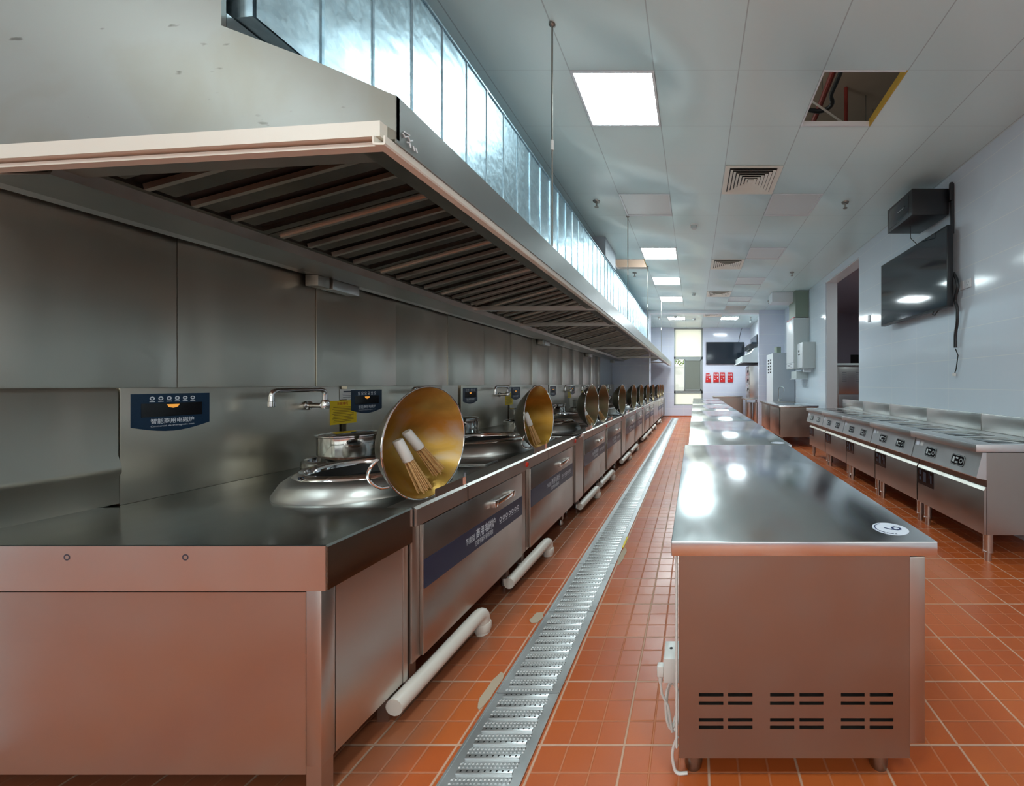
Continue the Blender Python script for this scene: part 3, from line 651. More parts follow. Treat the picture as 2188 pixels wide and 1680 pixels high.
# filler cabinets
def filler(y0, y1, xb, lb):
    f = thing('filler_cabinet', lb, 'cabinet', (FX, (y0+y1)/2, 0), 'steel filler cabinets between stoves')
    mb = MB(); mb.box(xb, FX, y0+.002, y1-.002, .765, .80, .003); part(mb, 'worktop', M['steel_deck'], f)
    mb = MB(); mb.box(xb, FX-.004, y0+.003, y1-.003, .165, .765); part(mb, 'body', M['steel_front'], f)
    for yy in (y0+.05, y1-.05):
        mb = MB(); mb.cyl((FX-.16, yy, 0), (FX-.16, yy, .17), .018); part(mb, 'leg', M['steel'], f)
    if xb < -2: 
        mb = MB(); mb.box(XW+.012, BX, y0+.002, y1-.002, .79, 1.282); part(mb, 'backsplash', M['steel_wall'], f)
filler(3.72, 3.98, BX, 'narrow blank steel filler cabinet after the second stove'); filler(6.12, 6.45, BX, 'narrow blank steel filler cabinet after the fourth stove'); filler(8.59, 8.87, BX, 'narrow blank steel filler cabinet after the sixth stove'); filler(11.01, 11.755, BX, 'blank steel filler cabinet in front of the wall pier'); filler(11.76, 12.395, -1.325, 'shallow steel filler passing the wall pier')
for k, (y0, lb) in enumerate([(14.56, 'grey end cabinet with bar handle after the last stove'), (14.98, 'grey end cabinet with bar handle touching the far wall')]):
    f = thing('end_cabinet', lb, 'cabinet', (FX, y0, 0), 'grey end cabinets')
    mb = MB(); mb.box(BX, FX-.002, y0, y0+.415, .78, .80, .002); part(mb, 'worktop', M['steel'], f)
    mb = MB(); mb.box(BX, FX-.02, y0+.002, y0+.413, .10, .78); part(mb, 'body', M['grey_enamel'], f)
    mb = MB(); mb.box(FX-.02, FX-.006, y0+.015, y0+.40, .12, .72, .002); d = part(mb, 'door', M['steel_dark'], f)
    mb = MB(); mb.box(FX-.006, FX+.02, y0+.05, y0+.07, .66, .68); mb.box(FX-.006, FX+.02, y0+.33, y0+.35, .66, .68); mb.box(FX+.008, FX+.02, y0+.05, y0+.35, .66, .68); part(mb, 'handle', M['chrome'], d)
    for xx in (FX-.1, BX+.1):
        mb = MB(); mb.box(xx-.02, xx+.02, y0+.03, y0+.385, 0, .1); part(mb, 'plinth', M['steel_dark'], f)

# soup pots at the back of each stove
def soup_pot(y, lb, first=[]):
    if first: return dup(first[0][1], (0, y-first[0][0], 0), lb)
    p = thing('soup_pot', lb, 'pot', (-2.08, y, .83), 'steel pots at the back of the stoves')
    mb = MB(); mb.lathe([(.155, 0), (.158, .005), (.158, .155), (.165, .160), (.165, .166), (.158, .168)], (-2.08, y, .831), 40); part(mb, 'body', M['chrome'], p)
    mb = MB(); mb.lathe([(.157, .168), (.150, .172), (.05, .180), (0, .182)], (-2.08, y, .831), 40); part(mb, 'lid', M['chrome'], p)
    first.append((y, p)); return p
for k, y in enumerate(SY): soup_pot(y+.80, 'polished steel pot at the back of the %s wok stove' % ORD[k])
# swivel taps over the stoves
def faucet(y, lb, first=[]):
    if first: return dup(first[0][1], (0, y-first[0][0], 0), lb)
    f = thing('swivel_tap', lb, 'tap', (BX+.02, y, 1.16), 'swivel taps over the stoves')
    x = BX+.10
    mb = MB(); mb.lathe([(.028, 0), (.028, .008), (.016, .012), (.016, .09)], (BX+.001, y-.01, 1.165), 16, Matrix.Rotation(PI/2, 3, 'Y')); part(mb, 'wall_mount', M['chrome'], f)
    mb = MB(); mb.lathe([(.020, 0), (.022, .01), (.022, .045), (.015, .055)], (x, y, 1.145), 16); part(mb, 'valve', M['chrome'], f)
    mb = MB(); mb.tube(bend([(x, y, 1.19), (x, y, 1.262), (x, y-.31, 1.262), (x, y-.31, 1.19)], .055), .013, 12); part(mb, 'spout', M['chrome'], f)
    mb = MB(); mb.lathe([(.014, 0), (.017, .003), (.017, .03), (.013, .032)], (x, y-.31, 1.172), 14); part(mb, 'nozzle', M['chrome'], f)
    first.append((y, f)); return f
for k, y in enumerate(SY[:8]): faucet(y+.86, 'chrome swivel tap on the steel backsplash of the %s wok stove' % ORD[k])
# notices on the backsplash
def notice(y, yel, lb, first={}):
    if yel in first: return dup(first[yel][1], (0, y-first[yel][0], 0), lb)
    xx = BX+.002
    if yel:
        n = thing('yellow_notice', lb, 'notice', (BX, y, 1.03), 'yellow notices on the backsplash')
        mb = MB(); mb.box(BX+.0005, xx, y-.10, y+.10, 1.025, 1.185); part(mb, 'card', M['yellow'], n)
        mb = MB(); text(mb, '注意事项', .022, (xx+.0006, y-.01, 1.163), uy, uz, off=.01, width=.085)
        mb.add([(xx+.0006, y+.06, 1.150), (xx+.0006, y+.092, 1.150), (xx+.0006, y+.076, 1.178)], [(0, 1, 2)]); part(mb, 'heading', M['red_print'], n)
        mb = MB()
        for k in range(10): quad(mb, (xx+.0006, y-.005+.006*((k*7) % 3-1), 1.14-.0108*k), uy, uz, .15+.012*((k*5) % 3-1), .0035)
        part(mb, 'text_lines', M['brown_print'], n)
    else:
        n = thing('white_notice', lb, 'notice', (BX, y, 1.19), 'white notices on the backsplash')
        mb = MB(); mb.box(BX+.0005, xx, y-.06, y+.06, 1.193, 1.262); part(mb, 'card', M['paper'], n)
        mb = MB(); quad(mb, (xx+.0006, y, 1.245), uy, uz, .07, .010)
        for k in range(3): quad(mb, (xx+.0006, y-.004*k, 1.228-.011*k), uy, uz, .085-.012*k, .003)
        part(mb, 'text_lines', M['dark_print'], n)
    first[yel] = (y, n); return n
for k, y in enumerate(SY[:8]):
    notice(y+1.10-(.0 if k else 0)-.0, True, 'yellow card with printed lines beside the %s wok stove tap' % ORD[k]) if k in (0, 2, 4, 6) else notice(y+.95, True, 'yellow card with printed lines beside the %s wok stove tap' % ORD[k])
    notice(y+1.13 if k in (0, 2, 4, 6) else y+.97, False, 'small white card above the yellow card at the %s wok stove' % ORD[k])
# white cloth-like paper lying at the second stove back
mb = MB(); mb.prism([(-2.30, 3.05), (-2.05, 3.02), (-2.02, 3.17), (-2.28, 3.20)], .7915, .83, 'z'); 
solo(mb, 'paper_stack', M['paper'], 'low white stack of paper on the second wok stove deck', 'paper stack')

# ------------------------------------------------------------------ woks and bamboo brushes
def wok(y, mat_in, rot, lb, tilt=0.0, x=-1.152, R0=.238):
    w_ = thing('wok', lb, 'wok', (x, y, .8), 'woks standing on edge along the stove fronts')
    ax = Matrix(((0, 0, 1), (1, 0, 0), (0, 1, 0)))     # local z -> world x
    az = Matrix.Rotation(-.06, 3, 'Z') @ Matrix.Rotation(-tilt, 3, 'Y'); mt = az @ ax
    c = Vector((x, y, .808+R0*math.cos(tilt)))
    n = 14; dep = .165
    prof = [(R0*k/n, -dep*(1-(k/n)**2.1)) for k in range(n+1)]
    th = .004
    inn = MB(); inn.lathe([(r, z) for r, z in prof], c, 64, mt, caps=False); 
    out = MB(); out.lathe([(r+(th if r > 0 else 0), z-th) for r, z in prof], c, 64, mt, caps=False)
    part(inn, 'inner_bowl', mat_in, w_); part(out, 'outer_bowl', M['wok_out'], w_)
    rm = MB(); pts = []
    for k in range(64):
        a = 2*PI*k/64; pts.append(c+mt @ Vector(((R0+.002)*math.cos(a), (R0+.002)*math.sin(a), -.001)))
    rm.tube(pts, .0035, 8, closed=True); part(rm, 'rim', M['chrome'], w_)
    for sg in (0, PI):
        a0 = rot+sg; h = MB(); q = []
        for k in range(13):
            u = -1+2*k/12; lx = R0*.985+.034*math.sqrt(max(0, 1-abs(u)**2.6)); ly = .062*u
            q.append(c+mt @ Vector((lx*math.cos(a0)-ly*math.sin(a0), lx*math.sin(a0)+ly*math.cos(a0), -.012-.030*math.sin(PI*k/12))))
        h.tube(q, .006, 10); part(h, 'handle', M['chrome'], w_)
    return w_
WK = [(1.70, 'wok_gold', .38, 0.0, 'large wok with golden oiled inside standing nearest the camera, two bamboo brushes in it'),
      (2.93, 'wok_amber', .70, .05, 'amber coloured wok second from the camera, one bamboo brush in it'),
      (4.44, 'wok_olive', -.85, .0, 'brownish wok third from the camera with a dark outside'), (5.0, 'wok_olive', .75, .0, 'brownish wok fourth from the camera, close behind the third'),
      (6.33, 'wok_olive', .8, .0, 'dark wok fifth from the camera'), (7.57, 'wok_olive', .8, 0, 'dark wok sixth from the camera'), (8.65, 'wok_olive', .8, 0, 'dark wok seventh from the camera'), (9.88, 'wok_olive', .7, 0, 'dark wok eighth from the camera'),
      (11.2, 'wok_olive', .3, 0, 'dark wok ninth from the camera, in front of the wall pier'), (12.75, 'wok_olive', .5, 0, 'dark wok first beyond the wall pier'), (13.6, 'wok_olive', .5, 0, 'dark wok second beyond the wall pier'), (14.6, 'wok_olive', .5, 0, 'dark wok last in the row near the far wall')]
for y, mt, ro, ti, lb in WK: wok(y, M[mt], ro, lb, ti)
def brush(p0, p1, lb, seed):
    rr = random.Random(seed); p0, p1 = Vector(p0), Vector(p1); d = (p1-p0).normalized(); L = (p1-p0).length
    b = thing('bamboo_brush', lb, 'brush', p0, 'bamboo wok brushes')
    u = d.orthogonal().normalized(); v = d.cross(u)
    mb = MB(); mb.tube([p0, p0+d*.004, p0+d*(L*.38), p0+d*(L*.39)], [.017, .0195, .0205, .019], 20); part(mb, 'sleeve', M['white_plastic'], b)
    for k in range(46):
        a = rr.uniform(0, 2*PI); q = math.sqrt(rr.random()); s = p0+d*(L*.36)+(u*math.cos(a)+v*math.sin(a))*(.016*q)
        e = p0+d*(L*rr.uniform(.94, 1.0))+(u*math.cos(a)+v*math.sin(a))*(.028*q)
        mb = MB(); mb.tube([s, e], [.0022, .0017], 4); 
        if k == 0: tot = mb
        else: tot.add(mb.v, mb.f, True)
    br = part(tot, 'bristles', M['bamboo'], b); br['kind'] = 'stuff'
    return b
brush((-1.205, 1.59, 1.07), (-1.150, 1.675, .838), 'bamboo brush with white sleeve leaning in the nearest wok, left one in front', 1)
brush((-1.232, 1.675, 1.095), (-1.165, 1.795, .89), 'bamboo brush with white sleeve lying deeper in the nearest wok, right one behind', 2)
brush((-1.215, 2.82, 1.089), (-1.160, 2.905, .85), 'bamboo brush with white sleeve leaning in the amber wok', 3)
brush((-1.225, 4.33, 1.02), (-1.148, 4.42, .85), 'bamboo brush low inside the third wok', 4)
brush((-1.225, 4.89, 1.02), (-1.148, 4.98, .85), 'bamboo brush low inside the fourth wok', 5)

# ------------------------------------------------------------------ white drain pipes under the stoves
PY = [2.04, 2.96, 4.46, 5.30, 6.7, 7.6, 9.2, 10.1, 11.2, 12.9]
for k, y in enumerate(PY):
    lb = 'white plastic drain pipe bending into the floor, %s from the camera' % ORD[k]
    if k: dup(pp, (0, y-PY[0], 0), lb); continue
    pp = thing('drain_pipe', lb, 'pipe', (-1.10, y, 0), 'white drain pipes under the stove fronts')
    mb = MB(); mb.tube(bend([(-1.135, y-.56, .072), (-1.10, y, .112), (-1.10, y, .0)], .05), .034, 16); part(mb, 'pipe', M['pvc'], pp)
    mb = MB(); mb.lathe([(.039, .015), (.041, .02), (.041, .05), (.038, .055)], (-1.10, y, 0), 18); part(mb, 'collar', M['pvc'], pp)

# ------------------------------------------------------------------ hood
def ye(p): return 1.134+(-.862-p[0])*.087
HE = 15.2
hd = thing('range_hood', 'long stainless exhaust hood hanging over the whole stove row', 'hood', (-1.65, 8.0, 2.0))
endp = [(-.862, 2.01), (-.862, 2.135), (-1.12, 2.255), (-1.43, 2.385), (-1.43, 2.80), (-2.43, 2.80), (-2.43, 2.01)]
mb = MB(); mb.prism(endp, ye, lambda p: ye(p)+.012); part(mb, 'end_panel', M['hood_end'], hd)
shell = [(-.866, 2.012), (-.866, 2.133), (-1.12, 2.252), (-1.43, 2.382), (-1.43, 2.435)]
inn = [(-1.455, 2.435), (-1.455, 2.37), (-1.13, 2.235), (-.885, 2.12), (-.885, 2.012)]
mb = MB(); mb.prism(shell+inn, lambda p: ye(p)+.013, HE); part(mb, 'front_shell', M['steel'], hd)
mb = MB(); mb.prism([(-.862, 2.0), (-.862, 2.137), (-.867, 2.137), (-.867, 2.0)], lambda p: ye(p), HE); part(mb, 'front_lip', M['steel_lip'], hd)
mb = MB(); mb.box(-1.01, -.868, 1.15, HE, 2.004, 2.012); part(mb, 'front_ledge', M['steel_dark'], hd)
mb = MB(); mb.prism([(-1.01, 2.004), (-2.43, 2.004), (-2.43, 2.011), (-1.01, 2.011)], lambda p: ye(p)+.013, lambda p: ye(p)+.095); part(mb, 'end_ledge', M['steel_dirty'], hd)
mb = MB(); mb.prism([(-2.06, 2.03), (-2.08, 2.03), (-2.10, 1.99), (-2.34, 1.99), (-2.36, 2.03), (-2.36, 2.02), (-2.345, 1.98), (-2.09, 1.98), (-2.07, 2.02), (-2.06, 2.02)], 1.27, HE); part(mb, 'grease_gutter', M['steel_dark'], hd)
mb = MB(); mb.box(-2.43, -2.345, 1.27, HE, 1.985, 2.03); part(mb, 'back_rail', M['steel'], hd)
mb = MB(); mb.box(-2.43, -1.46, 1.30, HE, 2.42, 2.43); part(mb, 'roof_panel', M['black'], hd)
# slanted baffle filters
P0, P1 = Vector((-2.06, 0, 2.02)), Vector((-1.22, 0, 2.252)); sl = (P1-P0); SL = sl.length; sd = sl.normalized(); nd = Vector((sd.z, 0, -sd.x))   # nd points down
def fil(y0):
    def at(a, y, n): p = P0+sd*a+nd*n; return (p.x, y, p.z)
    def bar(mb, a0, a1, ya, yb, n0, n1):
        mb.add([at(a0, ya, n0), at(a1, ya, n0), at(a1, yb, n0), at(a0, yb, n0), at(a0, ya, n1), at(a1, ya, n1), at(a1, yb, n1), at(a0, yb, n1)], [(3,2,1,0),(4,5,6,7),(0,1,5,4),(1,2,6,5),(2,3,7,6),(3,0,4,7)])
    f = MB(); bar(f, 0, SL, y0, y0+.607, -.03, -.02)
    fo = part(f, 'filter', M['black'], hd)
    fr = MB(); bar(fr, 0, .02, y0, y0+.607, -.02, .004); bar(fr, SL-.02, SL, y0, y0+.607, -.02, .004); bar(fr, 0, SL, y0, y0+.03, -.02, .003); bar(fr, 0, SL, y0+.577, y0+.607, -.02, .003); part(fr, 'filter_frame', M['steel_dark'], fo)
    for k in range(4):
        yb = y0+.03+.137*k; b = MB(); bar(b, .035, SL-.03, yb+.012, yb+.088, -.006, .0); b.mat(1); bar(b, .03, SL-.03, yb-.0, yb+.016, -.010, .012); part(b, 'baffle', [M['steel_dark'], M['steel_rib']], fo)
    return fo
f0 = fil(1.275)
y = 1.275+.614
while y < HE-.7:
    c = f0.copy(); C.objects.link(c); c.parent = hd; c.location = (0, y-1.275, 0)
    for ch in f0.children: d = ch.copy(); C.objects.link(d); d.parent = c
    y += .614
for yy in (3.7, 4.7, 7.8, 10.6, 13.2):
    mb = MB(); mb.prism([(-2.40, 1.995), (-.90, 1.995), (-.90, 2.035), (-2.40, 2.035)], yy, yy+.05); part(mb, 'crossbar', M['steel'], hd)
# plastic edge trunking
mb = MB(); mb.prism([(-2.43, 2.003), (-.89, 2.003), (-.89, 2.047), (-2.43, 2.047)], lambda p: ye(p)-.028, lambda p: ye(p)-.0005); part(mb, 'end_trunking', M['cream_trunk'], hd)
mb = MB(); mb.prism([(-2.43, 1.985), (-.905, 1.985), (-.905, 1.997), (-2.43, 1.997)], lambda p: ye(p)-.012, lambda p: ye(p)+.015); part(mb, 'end_channel', M['cream_trunk'], hd)
y = 1.10
for k in range(5):
    y1 = y+2.8; mb = MB(); mb.prism([(-.905, 1.999), (-.905, 1.978), (-.900, 1.973), (-.872, 1.973), (-.868, 1.978), (-.868, 1.999), (-.873, 1.999), (-.873, 1.979), (-.900, 1.979), (-.900, 1.999)], y, y1-.005); part(mb, 'edge_channel', M['cream_trunk'], hd); y = y1
# hand scrawl in white on the lip
mb = MB(); 
for pts in ([(1.158, 2.042), (1.166, 2.036), (1.178, 2.045), (1.187, 2.037), (1.198, 2.045)], [(1.163, 2.05), (1.185, 2.053)], [(1.175, 2.026), (1.185, 2.03), (1.19, 2.018)], [(1.2, 2.03), (1.207, 2.018)], [(1.212, 2.03), (1.218, 2.019)]):
    mb.tube([(-.8612, a, b) for a, b in pts], .0022, 6)
part(mb, 'white_scrawl', M['white_paint'], hd)
# galvanised duct above the hood
du = thing('exhaust_duct', 'blue-grey galvanised sheet duct running above the hood', 'duct', (-1.9, 6.5, 2.44))
DX, DZ0, DZ1 = -1.36, 2.44, 3.22; poly = []; y = 1.21; rr = random.Random(5)
while y < 11.5:
    y1 = min(y+.226, 11.76); b = rr.uniform(-.0015, .0015)
    poly += [(DX, y+.006), (DX+b, (y+y1)/2), (DX, y1-.006), (DX+.007, y1-.004), (DX+.007, y1+.002), (DX, y1+.003)]; y = y1
poly[-3:] = []
mb = MB(); n = len(poly); mb.add([(p[0], p[1], DZ0) for p in poly]+[(p[0], p[1], DZ1) for p in poly], [(i, i+1, n+i+1, n+i) for i in range(n-1)])
part(mb, 'front_sheet', M['galv'], du)
mb = MB(); mb.prism([(-2.42, DZ0), (DX-.008, DZ0), (DX-.008, DZ1), (-2.42, DZ1)], lambda p: max(1.212, ye(p)+.03), 11.76); part(mb, 'casing', M['galv'], du)
mb = MB(); mb.box(-2.42, DX+.012, 1.30, 11.76, DZ1+.0005, DZ1+.012); part(mb, 'top_flange', M['galv'], du)
mb = MB(); mb.box(-2.1, -1.33, 5.9, 6.66, DZ1+.012, CEIL-.001); part(mb, 'riser', M['paint_grey'], du)
# rods
for k, (y, lb) in enumerate([(2.41, 'thin dark hanging rod from ceiling to hood, nearest the camera'), (5.18, 'thin hanging rod from ceiling to hood, second from the camera'), (7.39, 'thin hanging rod from ceiling to hood, third from the camera'), (10.5, 'thin hanging rod from ceiling to hood, farthest along')]):
    if k: dup(rd, (0, y-2.41, 0), lb); continue
    rd = thing('hanging_rod', lb, 'rod', (-.872, y, 2.137), 'rods holding the hood')
    mb = MB(); mb.cyl((-.872, y, 2.146), (-.872, y, CEIL), .006, 8); part(mb, 'rod', M['steel_dark'], rd)
    mb = MB(); mb.cyl((-.872, y, 2.74), (-.872, y, 2.80), .010, 8); part(mb, 'sleeve', M['white_plastic'], rd)
    mb = MB(); mb.lathe([(.02, 0), (.02, -.01), (.008, -.02)], (-.872, y, CEIL), 12); part(mb, 'anchor', M['steel_dark'], rd)
for k, (y, lb) in enumerate([(2.55, 'small steel junction box under the back of the hood, nearest'), (6.2, 'small steel junction box under the back of the hood, second'), (8.9, 'small steel junction box under the back of the hood, third'), (11.5, 'small steel junction box under the back of the hood, farthest')]):
    if k: dup(jb, (0, y-2.55, 0), lb); continue
    jb = thing('junction_box', lb, 'junction box', (-2.39, y, 1.93), 'junction boxes under the hood')
    mb = MB(); mb.box(-2.435, -2.355, y-.10, y-.02, 1.915, 1.982, .002); part(mb, 'box', M['steel_dirty'], jb)
    mb = MB(); mb.box(-2.435, -2.352, y, y+.20, 1.915, 1.982, .002); part(mb, 'cover', M['steel'], jb)

# ------------------------------------------------------------------ island of refrigerated counters
IX0, IX1 = -.071, .772
def slot_panel(mb, xs, zs, y0, y1, holes):
    xs = sorted(set(xs)); zs = sorted(set(zs))
    for i in range(len(xs)-1):
        for j in range(len(zs)-1):
            cx, cz = (xs[i]+xs[i+1])/2, (zs[j]+zs[j+1])/2
            if any(a < cx < b and c < cz < d for a, b, c, d in holes): continue
            mb.add([(xs[i], y0, zs[j]), (xs[i+1], y0, zs[j]), (xs[i+1], y0, zs[j+1]), (xs[i], y0, zs[j+1])], [(0, 1, 2, 3)])
    for a, b, c, d in holes:
        mb.add([(a, y0, c), (b, y0, c), (b, y0, d), (a, y0, d), (a, y1, c), (b, y1, c), (b, y1, d), (a, y1, d)], [(0, 1, 5, 4), (1, 2, 6, 5), (2, 3, 7, 6), (3, 0, 4, 7)])
def island(y0, L, lb):
    o = thing('refrigerated_counter', lb, 'counter', ((IX0+IX1)/2, y0, 0), 'refrigerated worktop counters in the middle row')
    mb = MB(); mb.box(IX0, IX1, y0, y0+L-.004, .754, .80, .003); part(mb, 'worktop', M['steel_top'], o)
    mb = MB(); mb.box(-.045, .688, y0+.03, y0+L-.01, .107, .752); part(mb, 'body', M['steel_island'], o)
    X_ = [(.017, .095), (.110, .188), (.244, .3215), (.338, .4145), (.470, .546), (.562, .6375)]; Z_ = [.203, .2265, .280, .307]
    holes = [(a, b, z-.0055, z+.0055) for a, b in X_ for z in Z_]
    mb = MB(); slot_panel(mb, [-.047, .690]+[v for q in X_ for v in q], [.105, .753]+[v for z in Z_ for v in (z-.0055, z+.0055)], y0+.012, y0+.026, holes)
    mb.box(-.047, -.0465, y0+.012, y0+.035, .105, .753); mb.box(.6895, .690, y0+.012, y0+.035, .105, .753)
    part(mb, 'vented_end_panel', M['steel_island'], o)
    mb = MB(); mb.box(-.03, .67, y0+.0265, y0+.0295, .19, .33); part(mb, 'vent_backing', M['black'], o)
    n = 3; dl = (L-.05)/n
    for k in range(n):
        mb = MB(); mb.box(.692, .745, y0+.022+dl*k, y0+.016+dl*(k+1), .141, .743, .003); d = part(mb, 'door', M['steel_front'], o)
        mb = MB(); mb.box(.745, .752, y0+.10+dl*k, y0-.06+dl*(k+1), .69, .725); part(mb, 'door_handle', M['steel_dark'], d)
    for yy in (y0+.10, y0+L-.1):
        for xx in (.0, .63):
            mb = MB(); mb.lathe([(.028, 0), (.03, .01), (.03, .05), (.018, .06), (.018, .108)], (xx, yy, 0), 14); part(mb, 'foot', M['steel_dark'], o)
    return o
IY = [1.235, 3.195, 5.20, 7.2, 9.2, 11.2]
ILB = ['refrigerated steel counter nearest the camera, vent slots on its end', 'refrigerated steel counter second from the camera', 'refrigerated steel counter third from the camera', 'refrigerated steel counter fourth from the camera', 'refrigerated steel counter fifth from the camera', 'refrigerated steel counter farthest from the camera, near the far wall']
isl = None
for k, (y, lb) in enumerate(zip(IY, ILB)):
    if k == 0: island(y, 1.958, lb)
    elif k == 1: isl = island(y, 2.0, lb); isl.location.x += .03
    else: o = dup(isl, (.006*(k-1), y-IY[1], 0), lb)
# round stickers
def round_sticker(x, y, r, digit, lb):
    s = thing('round_sticker', lb, 'sticker', (x, y, .8))
    mb = MB(); mb.lathe([(r, .8004), (r, .8012), (0, .8012)], (x, y, 0), 40); part(mb, 'disc', M['sticker'], s)
    mb = MB()
    if digit: text(mb, digit, .085, (x+.012, y+.0, .8018), uy, -ux)
    for k in range(26):
        a = PI*(.62+.85*k/25) if k < 26 else 0; p = Vector((x+.86*r*math.cos(a), y+.86*r*math.sin(a), .8018)); t_ = Vector((-math.sin(a), math.cos(a), 0)); q = Vector((math.cos(a), math.sin(a), 0))
        if k % 5 != 4: quad(mb, p, t_, q, .006, .0045)
    part(mb, 'printing', M['navy_print'], s)
round_sticker(.677, 1.345, .057, '6', 'round white sticker with a 6 on the nearest counter top')
round_sticker(.71, 3.30, .057, '', 'round white sticker on the second counter top')
# socket box and cables on the aisle side
sb = thing('socket_box', 'white socket box on the left side of the nearest counter', 'socket box', (-.075, 1.40, .27))
mb = MB(); mb.box(-.103, -.049, 1.345, 1.44, .268, .352, .003); part(mb, 'box', M['white_plastic'], sb)
mb = MB(); ring(mb, (-.08, 1.40, .3526), ux, uy, 0, .006); part(mb, 'hole', M['black'], sb)
mb = MB(); mb.box(-.128, -.104, 1.36, 1.385, .275, .315, .005); mb.tube([(-.116, 1.372, .275), (-.116, 1.372, .25)], [.010, .006], 10); pl = solo(mb, 'power_plug', M['white_plastic'], 'white plug pushed into the socket box on the nearest counter', 'plug')
mb = MB(); pts = [(-.116, 1.372, .25), (-.112, 1.372, .21), (-.09, 1.372, .17)]
for k in range(40):
    a = -PI*.5+2*PI*2.25*k/39; pts.append((-.075+.024*math.cos(a)*(1-.25*(k//18)*.6)-.0, 1.372+.004*k/10, .165+.088*math.sin(a)*(1-.15*(k//18))))
mb.tube(pts, .0045, 8); solo(mb, 'power_cable', M['white_plastic'], 'white power cable coiled below the socket box', 'cable')
mb = MB(); mb.tube(bend([(-.055, 1.30, .125), (-.075, 1.30, .07), (-.06, 1.295, .006), (-.02, 1.295, .01)], .05), .005, 8); solo(mb, 'power_cable', M['white_plastic'], 'lower white cable loop at the counter corner by the floor', 'cable')
mb = MB(); mb.tube([(-.055, 1.262, .745), (-.055, 1.262, .125)], .004, 8); solo(mb, 'conduit_pipe', M['white_plastic'], 'thin white conduit up the left edge of the nearest counter', 'conduit')

# ------------------------------------------------------------------ right: row of induction ranges
def rng(y0):
    W = .85; y1 = y0+W
    r = thing('induction_range', 'x', 'range', (2.4, y0, 0), 'induction ranges along the right wall')
    mb = MB(); mb.box(2.04, 2.72, y0, y1-.002, .806, .86, .003); part(mb, 'worktop', M['steel_panel'], r)
    mb = MB(); mb.box(2.70, 2.737, y0, y1-.002, .861, 1.02, .003); part(mb, 'backsplash', M['steel'], r)
    mb = MB(); mb.prism([(2.12, .80), (2.72, .80), (2.72, .205), (2.12, .205)], y0+.003, y1-.005); part(mb, 'body', M['steel_front'], r)
    mb = MB(); mb.prism([(2.088, .79), (2.046, .622), (2.05, .615), (2.125, .60), (2.125, .80), (2.088, .80)], y0+.006, y1-.008); cp = part(mb, 'control_panel', M['steel_panel'], r)
    sl = Vector((2.088-2.046, 0, .79-.622)); L = sl.length; sv = sl.normalized(); nn = Vector((-sv.z, 0, sv.x))
    def onp(y, a, h=.002): p = Vector((2.046, y, .622))+sv*a+nn*h; return p
    for yc in (y0+.235, y0+.585):
        def plate(mb, w_, h_, d0, d1, ch):
            pts = []
            for sx_, sz_ in ((-1, -1), (1, -1), (1, 1), (-1, 1)):
                pts += [(sx_*(w_/2-ch), sz_*h_/2), (sx_*w_/2, sz_*(h_/2-ch))] if sx_*sz_ > 0 else [(sx_*w_/2, sz_*(h_/2-ch)), (sx_*(w_/2-ch), sz_*h_/2)]
            pts = sorted(pts, key=lambda q: math.atan2(q[1], q[0]))
            n = len(pts); mb.add([onp(yc+a, L*.48+b, d0) for a, b in pts]+[onp(yc+a, L*.48+b, d1) for a, b in pts], [list(range(n)), list(range(n, 2*n))]+[(i, (i+1) % n, n+(i+1) % n, n+i) for i in range(n)])
        mb = MB(); plate(mb, .150, .085, -.002, .003, .012); ct = part(mb, 'controller', M['black_plastic'], r)
        mb = MB(); plate(mb, .142, .077, .003, .0036, .011); part(mb, 'controller_border', M['grey_enamel'], ct)
        mb = MB(); plate(mb, .136, .071, .0036, .0042, .010); part(mb, 'controller_face', M['display_black'], ct)
        mb = MB(); u = -uy; c_ = onp(yc-.042, L*.48, .006); ring(mb, c_, u, sv, .014, .018); quad(mb, onp(yc+.045, L*.48, .0048), u, sv, .022, .04)
        for q in (-.02, .0, .02): quad(mb, onp(yc+.008+q*.6, L*.48-.018, .0048), u, sv, .008, .014)
        quad(mb, onp(yc+.008, L*.48+.016, .0048), u, sv, .03, .012); part(mb, 'controller_marks', M['grey_enamel'], ct)
    mb = MB(); quad(mb, onp(y1-.05, L*.80, .001), -uy, sv, .05, .05); part(mb, 'blue_sticker', M['sticker'], cp)
    mb = MB(); quad(mb, onp(y1-.115, L*.82, .001), -uy, sv, .045, .045); part(mb, 'white_sticker', M['paper'], cp)
    mb = MB(); mb.prism([(2.10, .523), (2.10, .205), (2.118, .205), (2.118, .548), (2.113, .548)], y0+.006, y1-.010); d = part(mb, 'door', M['steel_front'], r)
    mb = MB(); mb.prism([(2.0985, .524), (2.1115, .549), (2.119, .549), (2.119, .546), (2.1125, .546), (2.100, .522)], y0+.006, y1-.010); part(mb, 'grip_edge', M['steel_rib'], d)
    mb = MB(); mb.box(2.0975, 2.0995, y1-.25, y1-.015, .375, .518); lbp = part(mb, 'rating_plate', M['display_black'], d)
    mb = MB()
    for a, b, w_, h_ in ((.04, .485, .03, .04), (.04, .43, .03, .03), (.105, .45, .045, .09), (.175, .48, .012, .05), (.20, .45, .02, .07)): quad(mb, (2.0970, y1-.015-.235+.235-a, b), -uy, uz, w_, h_)
    part(mb, 'plate_marks', M['dark_print'], lbp)
    for k in range(2):
        ya = y0+.06+.40*k; mb = MB(); mb.box(2.20, 2.53, ya, ya+.33, .8595, .8625, .001); part(mb, 'glass_plate', M['glass_top'], r)
    for yy in (y0+.055, y1-.06):
        for xx in (2.165, 2.62):
            mb = MB(); mb.lathe([(.022, 0), (.022, .06), (.033, .062), (.033, .072), (.031, .074), (.031, .21)], (xx, yy, 0), 20); part(mb, 'leg', M['steel'], r)
    return r
